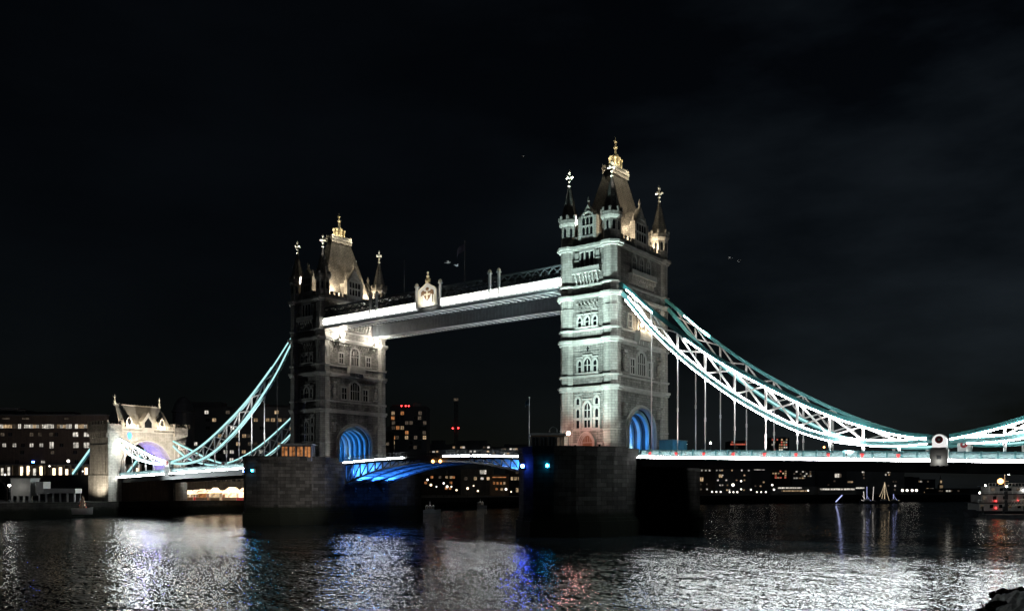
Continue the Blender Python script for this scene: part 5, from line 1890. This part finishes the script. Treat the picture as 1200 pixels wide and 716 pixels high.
hull(MB(), 6.0, 2.2, -1.2, .5).build('hull', 'hull_white', t)
rr = random.Random(4)
mb, mr = MB(), MB()
for k in range(26):
    z = .9 + 3.2 * k / 26
    a = k * 2.4
    q = (math.cos(a) * (1.25 - .3 * z), math.sin(a) * (1.0 - .24 * z), z)
    (mb if k % 2 else mr).ball(q, .17, 6, 4)
mb.build('lights', 'fairy_warm', t)
mr.build('lights', 'window_red', t)
MB().lathe([(1.05, .5), (.6, 2.6), (.08, 4.4)], 9).build('cone_frame', 'bark', t)
lamp('cone_light', 'POINT', 60, (1, .8, .7), (0, -2.2, 2.0), t, rad=.3)

# ------------------------------------------------------------------ boats
def motor_boat(label, u, v, L, rz):
    x, y, z = _water(u, v)
    t = thing('motor_boat', label, 'boat', (x, y, 0), rz, 'boats in the middle of the river')
    hull(MB(), L, L * .3, -.4, .95).build('hull', 'hull_grey', t)
    MB().box(-L * .28, L * .16, -L * .1, L * .1, .9, 2.3).box(-L * .3, L * .2, -L * .12, L * .12, 2.3, 2.42).build('cabin', 'hull_grey', t)
    for k in range(4):
        a = -L * .24 + k * L * .1
        MB().box(a, a + L * .07, -L * .1 - .03, L * .1 + .03, 1.4, 2.1).build('window', G_ if k % 2 else D_, t)
    mb = MB().tube((-L * .05, 0, 2.4), (-L * .05, 0, 4.0), .05)
    mb.build('mast', 'white_paint', t)
    for k in range(3):
        MB().ball((-L * .2 + k * L * .16, 0, 2.6), .13, 8, 5).build('deck_light', 'window_white', t)
    return t


def _water(u, v):
    d = 1041.0 * CZ / (v - 571.35)
    x, y = site(u, d)
    return x, y, d


motor_boat('white motor boat with small deck lights beside the far pier', 505, 600.5, 7.0, YAW + 0.1)
motor_boat('dim white cabin boat farther up river under the lifting span', 562, 594.5, 6.5, YAW + 3.0)

# moored river ship at right
x, y, d = _water(1172, 604.5)
t = thing('river_ship', 'moored pale three deck river ship at right with red lamps', 'ship', (x, y, 0), YAW + math.pi + .08)
hull(MB(), 24, 6.5, -.8, 1.6).build('hull', 'hull_dark', t)
for k, (xa, xb, z0, z1, yb) in enumerate(((-11, 8.6, 1.7, 4.0, 2.9), (-10.5, 7.8, 4.3, 6.6, 2.7), (-8, 4.8, 6.9, 9.0, 2.3))):
    dk = MB().box(xa, xb, -yb, yb, z0, z1)
    dk = dk.build('deck_house', 'hull_white', t)
    mb = MB().box(xa - .5, xb + .8, -yb - .4, yb + .4, z1, z1 + .22)
    mb.build('deck_plate', 'hull_dark' if k < 2 else 'lead', t)
    for q in range(7 - k):
        a = xa + 1.0 + q * (xb - xa - 2) / (6 - k)
        MB().box(a - .55, a + .55, yb - .01, yb + .05, z0 + .8, z1 - .4).build('window', G_ if (q + k) % 3 else D_, dk)
    mb = MB()
    for q in range(14):
        a = xa - .3 + q * (xb - xa + .8) / 13
        mb.tube((a, yb + .35, z1 + .2), (a, yb + .35, z1 + 1.1), .04, .04, 5)
    mb.bar((xa - .3, yb + .35, z1 + 1.1), (xb + .5, yb + .35, z1 + 1.1), .06, .06)
    mb.build('railing', 'white_paint', t)
MB().box(-.6, .4, 2.35, 2.95, 1.7, 9.0).build('stair_tower', 'hull_dark', t)
mb = MB().tube((-1.5, 0, 9.2), (-1.5, 0, 13.2), .1)
mb.box(-2.6, -.4, -.15, .15, 10.6, 10.8)
mb.build('mast', 'white_paint', t)
MB().ball((-2.6, .3, 13.1), .4, 8, 6).build('mast_lamp', 'lamp_white', t)
MB().ball((.4, .8, 10.7), .85, 10, 8).build('amber_lamp', 'lamp_amber', t)
for q, (a, z) in enumerate(((3.4, 4.7), (3.4, 2.6), (-3.6, 5.0))):
    MB().ball((a, 3.2, z), .19, 8, 5).build('red_lamp', 'lamp_red', t)
for q, (a, z) in enumerate(((8.4, 7.2), (6.6, 9.4), (-5.6, 7.9), (-.2, 9.1))):
    MB().ball((a, 2.9, z), .24, 8, 5).build('deck_lamp', 'lamp_white', t)
lamp('ship_glow', 'POINT', 150, (1, .92, .88), (0, 13, 9), t, rad=.5)
x, y, d = _water(1196, 606)
t = thing('gangway', 'pale trussed gangway at the right edge beside the moored ship', 'gangway', (x, y, 3.0), YAW)
mb = MB()
for yy in (-.7, .7):
    mb.bar((-3, yy, .3), (14, yy, 2.0), .14, .14)
    mb.bar((-2.5, yy, 2.0), (14, yy, 3.6), .14, .14)
    for k in range(9):
        a = -2.8 + k * 1.9
        mb.bar((a, yy, .35 + .1 * (a + 3)), (a + .95, yy, 2.0 + .1 * (a + 3)), .09, .09)
        mb.bar((a + .95, yy, 2.0 + .1 * (a + 3)), (a + 1.9, yy, .35 + .1 * (a + 4.9)), .09, .09)
mb.build('truss', 'white_paint', t)
MB().prism([(-3, .2), (14, 1.9), (14, 2.0), (-3, .3)], lambda u, w_, k: (u, k, w_), -.7, .7).build('walk', 'timber', t)
lamp('gangway_light', 'POINT', 260, WARM, (2, -4, 5), t, rad=.3)
x, y, d = _water(1188, 607)
t = thing('pontoon', 'dark floating pontoon below the gangway at the right edge', 'pontoon', (x, y, 0), YAW)
MB().box(-9, 14, -2, 2, -.6, 1.1).build('float', 'steel_grey', t)
mb = MB()
for a in (-8, -2, 4, 10):
    mb.tube((a, 1.6, -2), (a, 1.6, 3.4), .3)
mb.build('pile', 'dark_steel', t)

# boats dressed with strings of light
def dressed_boat(label, u, v, L, masts, hm):
    x, y, d = _water(u, v)
    t = thing('sailing_boat', label, 'sailing boat', (x, y, 0), YAW, 'boats dressed with strings of light')
    hull(MB(), L, L * .26, -.5, 1.6).build('hull', 'hull_dark', t)
    MB().box(-L * .25, L * .1, -L * .09, L * .09, 1.6, 2.5).build('deck_house', 'hull_white', t)
    for a, h, tip, m_ in masts:
        MB().tube((a, 0, 1.4), (a + tip, 0, h), .12, .06).build('mast', 'timber', t)
        mb = MB()
        n = int(h * 1.6)
        for k in range(n):
            z = 1.8 + (h - 1.8) * k / n
            mb.ball((a + tip * (z - 1.4) / (h - 1.4), -.2, z), .2, 6, 4)
        mb.build('light_string', m_, t)
    for (xa, za), (xb, zb), m_ in hm:
        mb = MB()
        n = int(math.hypot(xb - xa, zb - za) * 1.7) + 1
        for k in range(n + 1):
            q = k / n
            mb.ball((xa + (xb - xa) * q, -.3, za + (zb - za) * q - .5 * math.sin(q * math.pi)), .15, 6, 4)
        mb.build('light_string', m_, t)
    return t


FW, FA, FB = 'fairy_white', 'fairy_warm', 'fairy_blue'
dressed_boat('two masted boat strung with white and blue lights', 1017, 590, 9, [(-2.0, 7.0, -.4, FW), (-.6, 9.6, 0, FB), (2.6, 9.6, .5, FW)], [((-3, 4.2), (0, 1.8), FW), ((-.6, 4.5), (1.8, 1.5), FB), ((-3.5, 2.0), (3.5, 1.6), FW)])
dressed_boat('boat with a tall pyramid of warm light strings', 1037, 590, 9, [(-.2, 12.0, 0, FA)], [((-3.0, 4.0), (-.2, 11.4), FA), ((-1.8, 3.0), (-.2, 11.4), FA), ((2.2, 1.8), (-.2, 11.4), FA), ((-1.2, 2.4), (1.0, 1.6), FA)])
dressed_boat('small boat with a violet and warm light string right of the pyramid', 1048.5, 589.5, 5.5, [(-.8, 5.4, 0, FB)], [((-.8, 5.0), (1.4, 1.7), FB), ((-1.6, 1.8), (2.2, 1.7), FA)])
x, y = site(984, 500)
t = thing('lit_slide', 'slanting turquoise light bar on the far quay left of the masted boats', 'light', (x, y, 0), YAW)
MB().bar((-2.2, 0, .8), (1.4, 0, 4.6), .5, .5).build('beam', 'fairy_blue', t)
MB().tube((1.4, 0, -.5), (1.4, 0, 4.4), .12).build('post', 'dark_steel', t)

# ------------------------------------------------------------------ near shore at the right corner
def rock(label, x, y, sx_, sy_, sz_, seed):
    rr = random.Random(seed)
    mb = MB()
    mb.ball((0, 0, 0), 1.0, 12, 8)
    for i, p in enumerate(mb.v):
        k = 1 + rr.uniform(-.3, .3)
        mb.v[i] = Vector((p.x * sx_ * k, p.y * sy_ * k, p.z * sz_ * k))
    o = mb.build('rock', 'wet_rock', None)
    o.location = (x, y, -.05)
    o.rotation_euler = (0, 0, rr.uniform(0, 6))
    return tag(o, label, 'rock', 'rocks of the near shore')


mb = MB()
n = 26
rr = random.Random(12)
c0 = site(1158, 66)
vs_, fs = [], []
for i in range(n):
    for j in range(10):
        a, b = i / (n - 1), j / 9
        u = 1148 + 120 * a
        dd = 57 + 17 * b
        x, y = site(u, dd)
        e = min(1, 4.2 * a * (1 - abs(2 * b - 1) ** 3))
        vs_.append((x, y, -.5 + .85 * e ** .6 + rr.uniform(-.16, .2) * min(1, e * 2)))
for i in range(n - 1):
    for j in range(9):
        k = i * 10 + j
        fs.append((k, k + 1, k + 11, k + 10))
o = MB().add(vs_, fs).build('near_foreshore', 'wet_rock')
tag(o, 'dark rocky tongue of the near shore at the right corner', 'foreshore', kind='structure')
rp = [(1168, 71.5, 'dark rock at the tip of the rocky tongue, upper edge'), (1176, 72.5, 'broad flat dark rock behind the tip of the rocky tongue'), (1188, 73.5, 'dark hump rock by the right edge, upper rank'),
      (1196, 73.5, 'tallest dark rock at the right edge'), (1160, 63, 'small dark rock beside the slanting stick'), (1171, 64.5, 'small dark rock in the middle of the lower tongue'), (1181, 65.5, 'low dark rock toward the right edge, lower rank'), (1153, 60.5, 'low dark rock at the lower tip of the tongue')]
for i, (u, dd, lab) in enumerate(rp):
    x, y = site(u, dd)
    rock(lab, x, y, .55 + .2 * (i % 3), .5, .38 + .1 * (i % 2), 40 + i)
x, y = site(1154, 61.5)
t = thing('driftwood_stick', 'thin dark stick slanting up from the rocky tongue', 'stick', (x, y, 0), YAW)
MB().tube((.28, 0, -.2), (-.25, 0, .75), .06, .035, 6).tube((-.02, 0, .33), (-.28, .1, .5), .03, .015, 5).build('branch', 'bark', t)
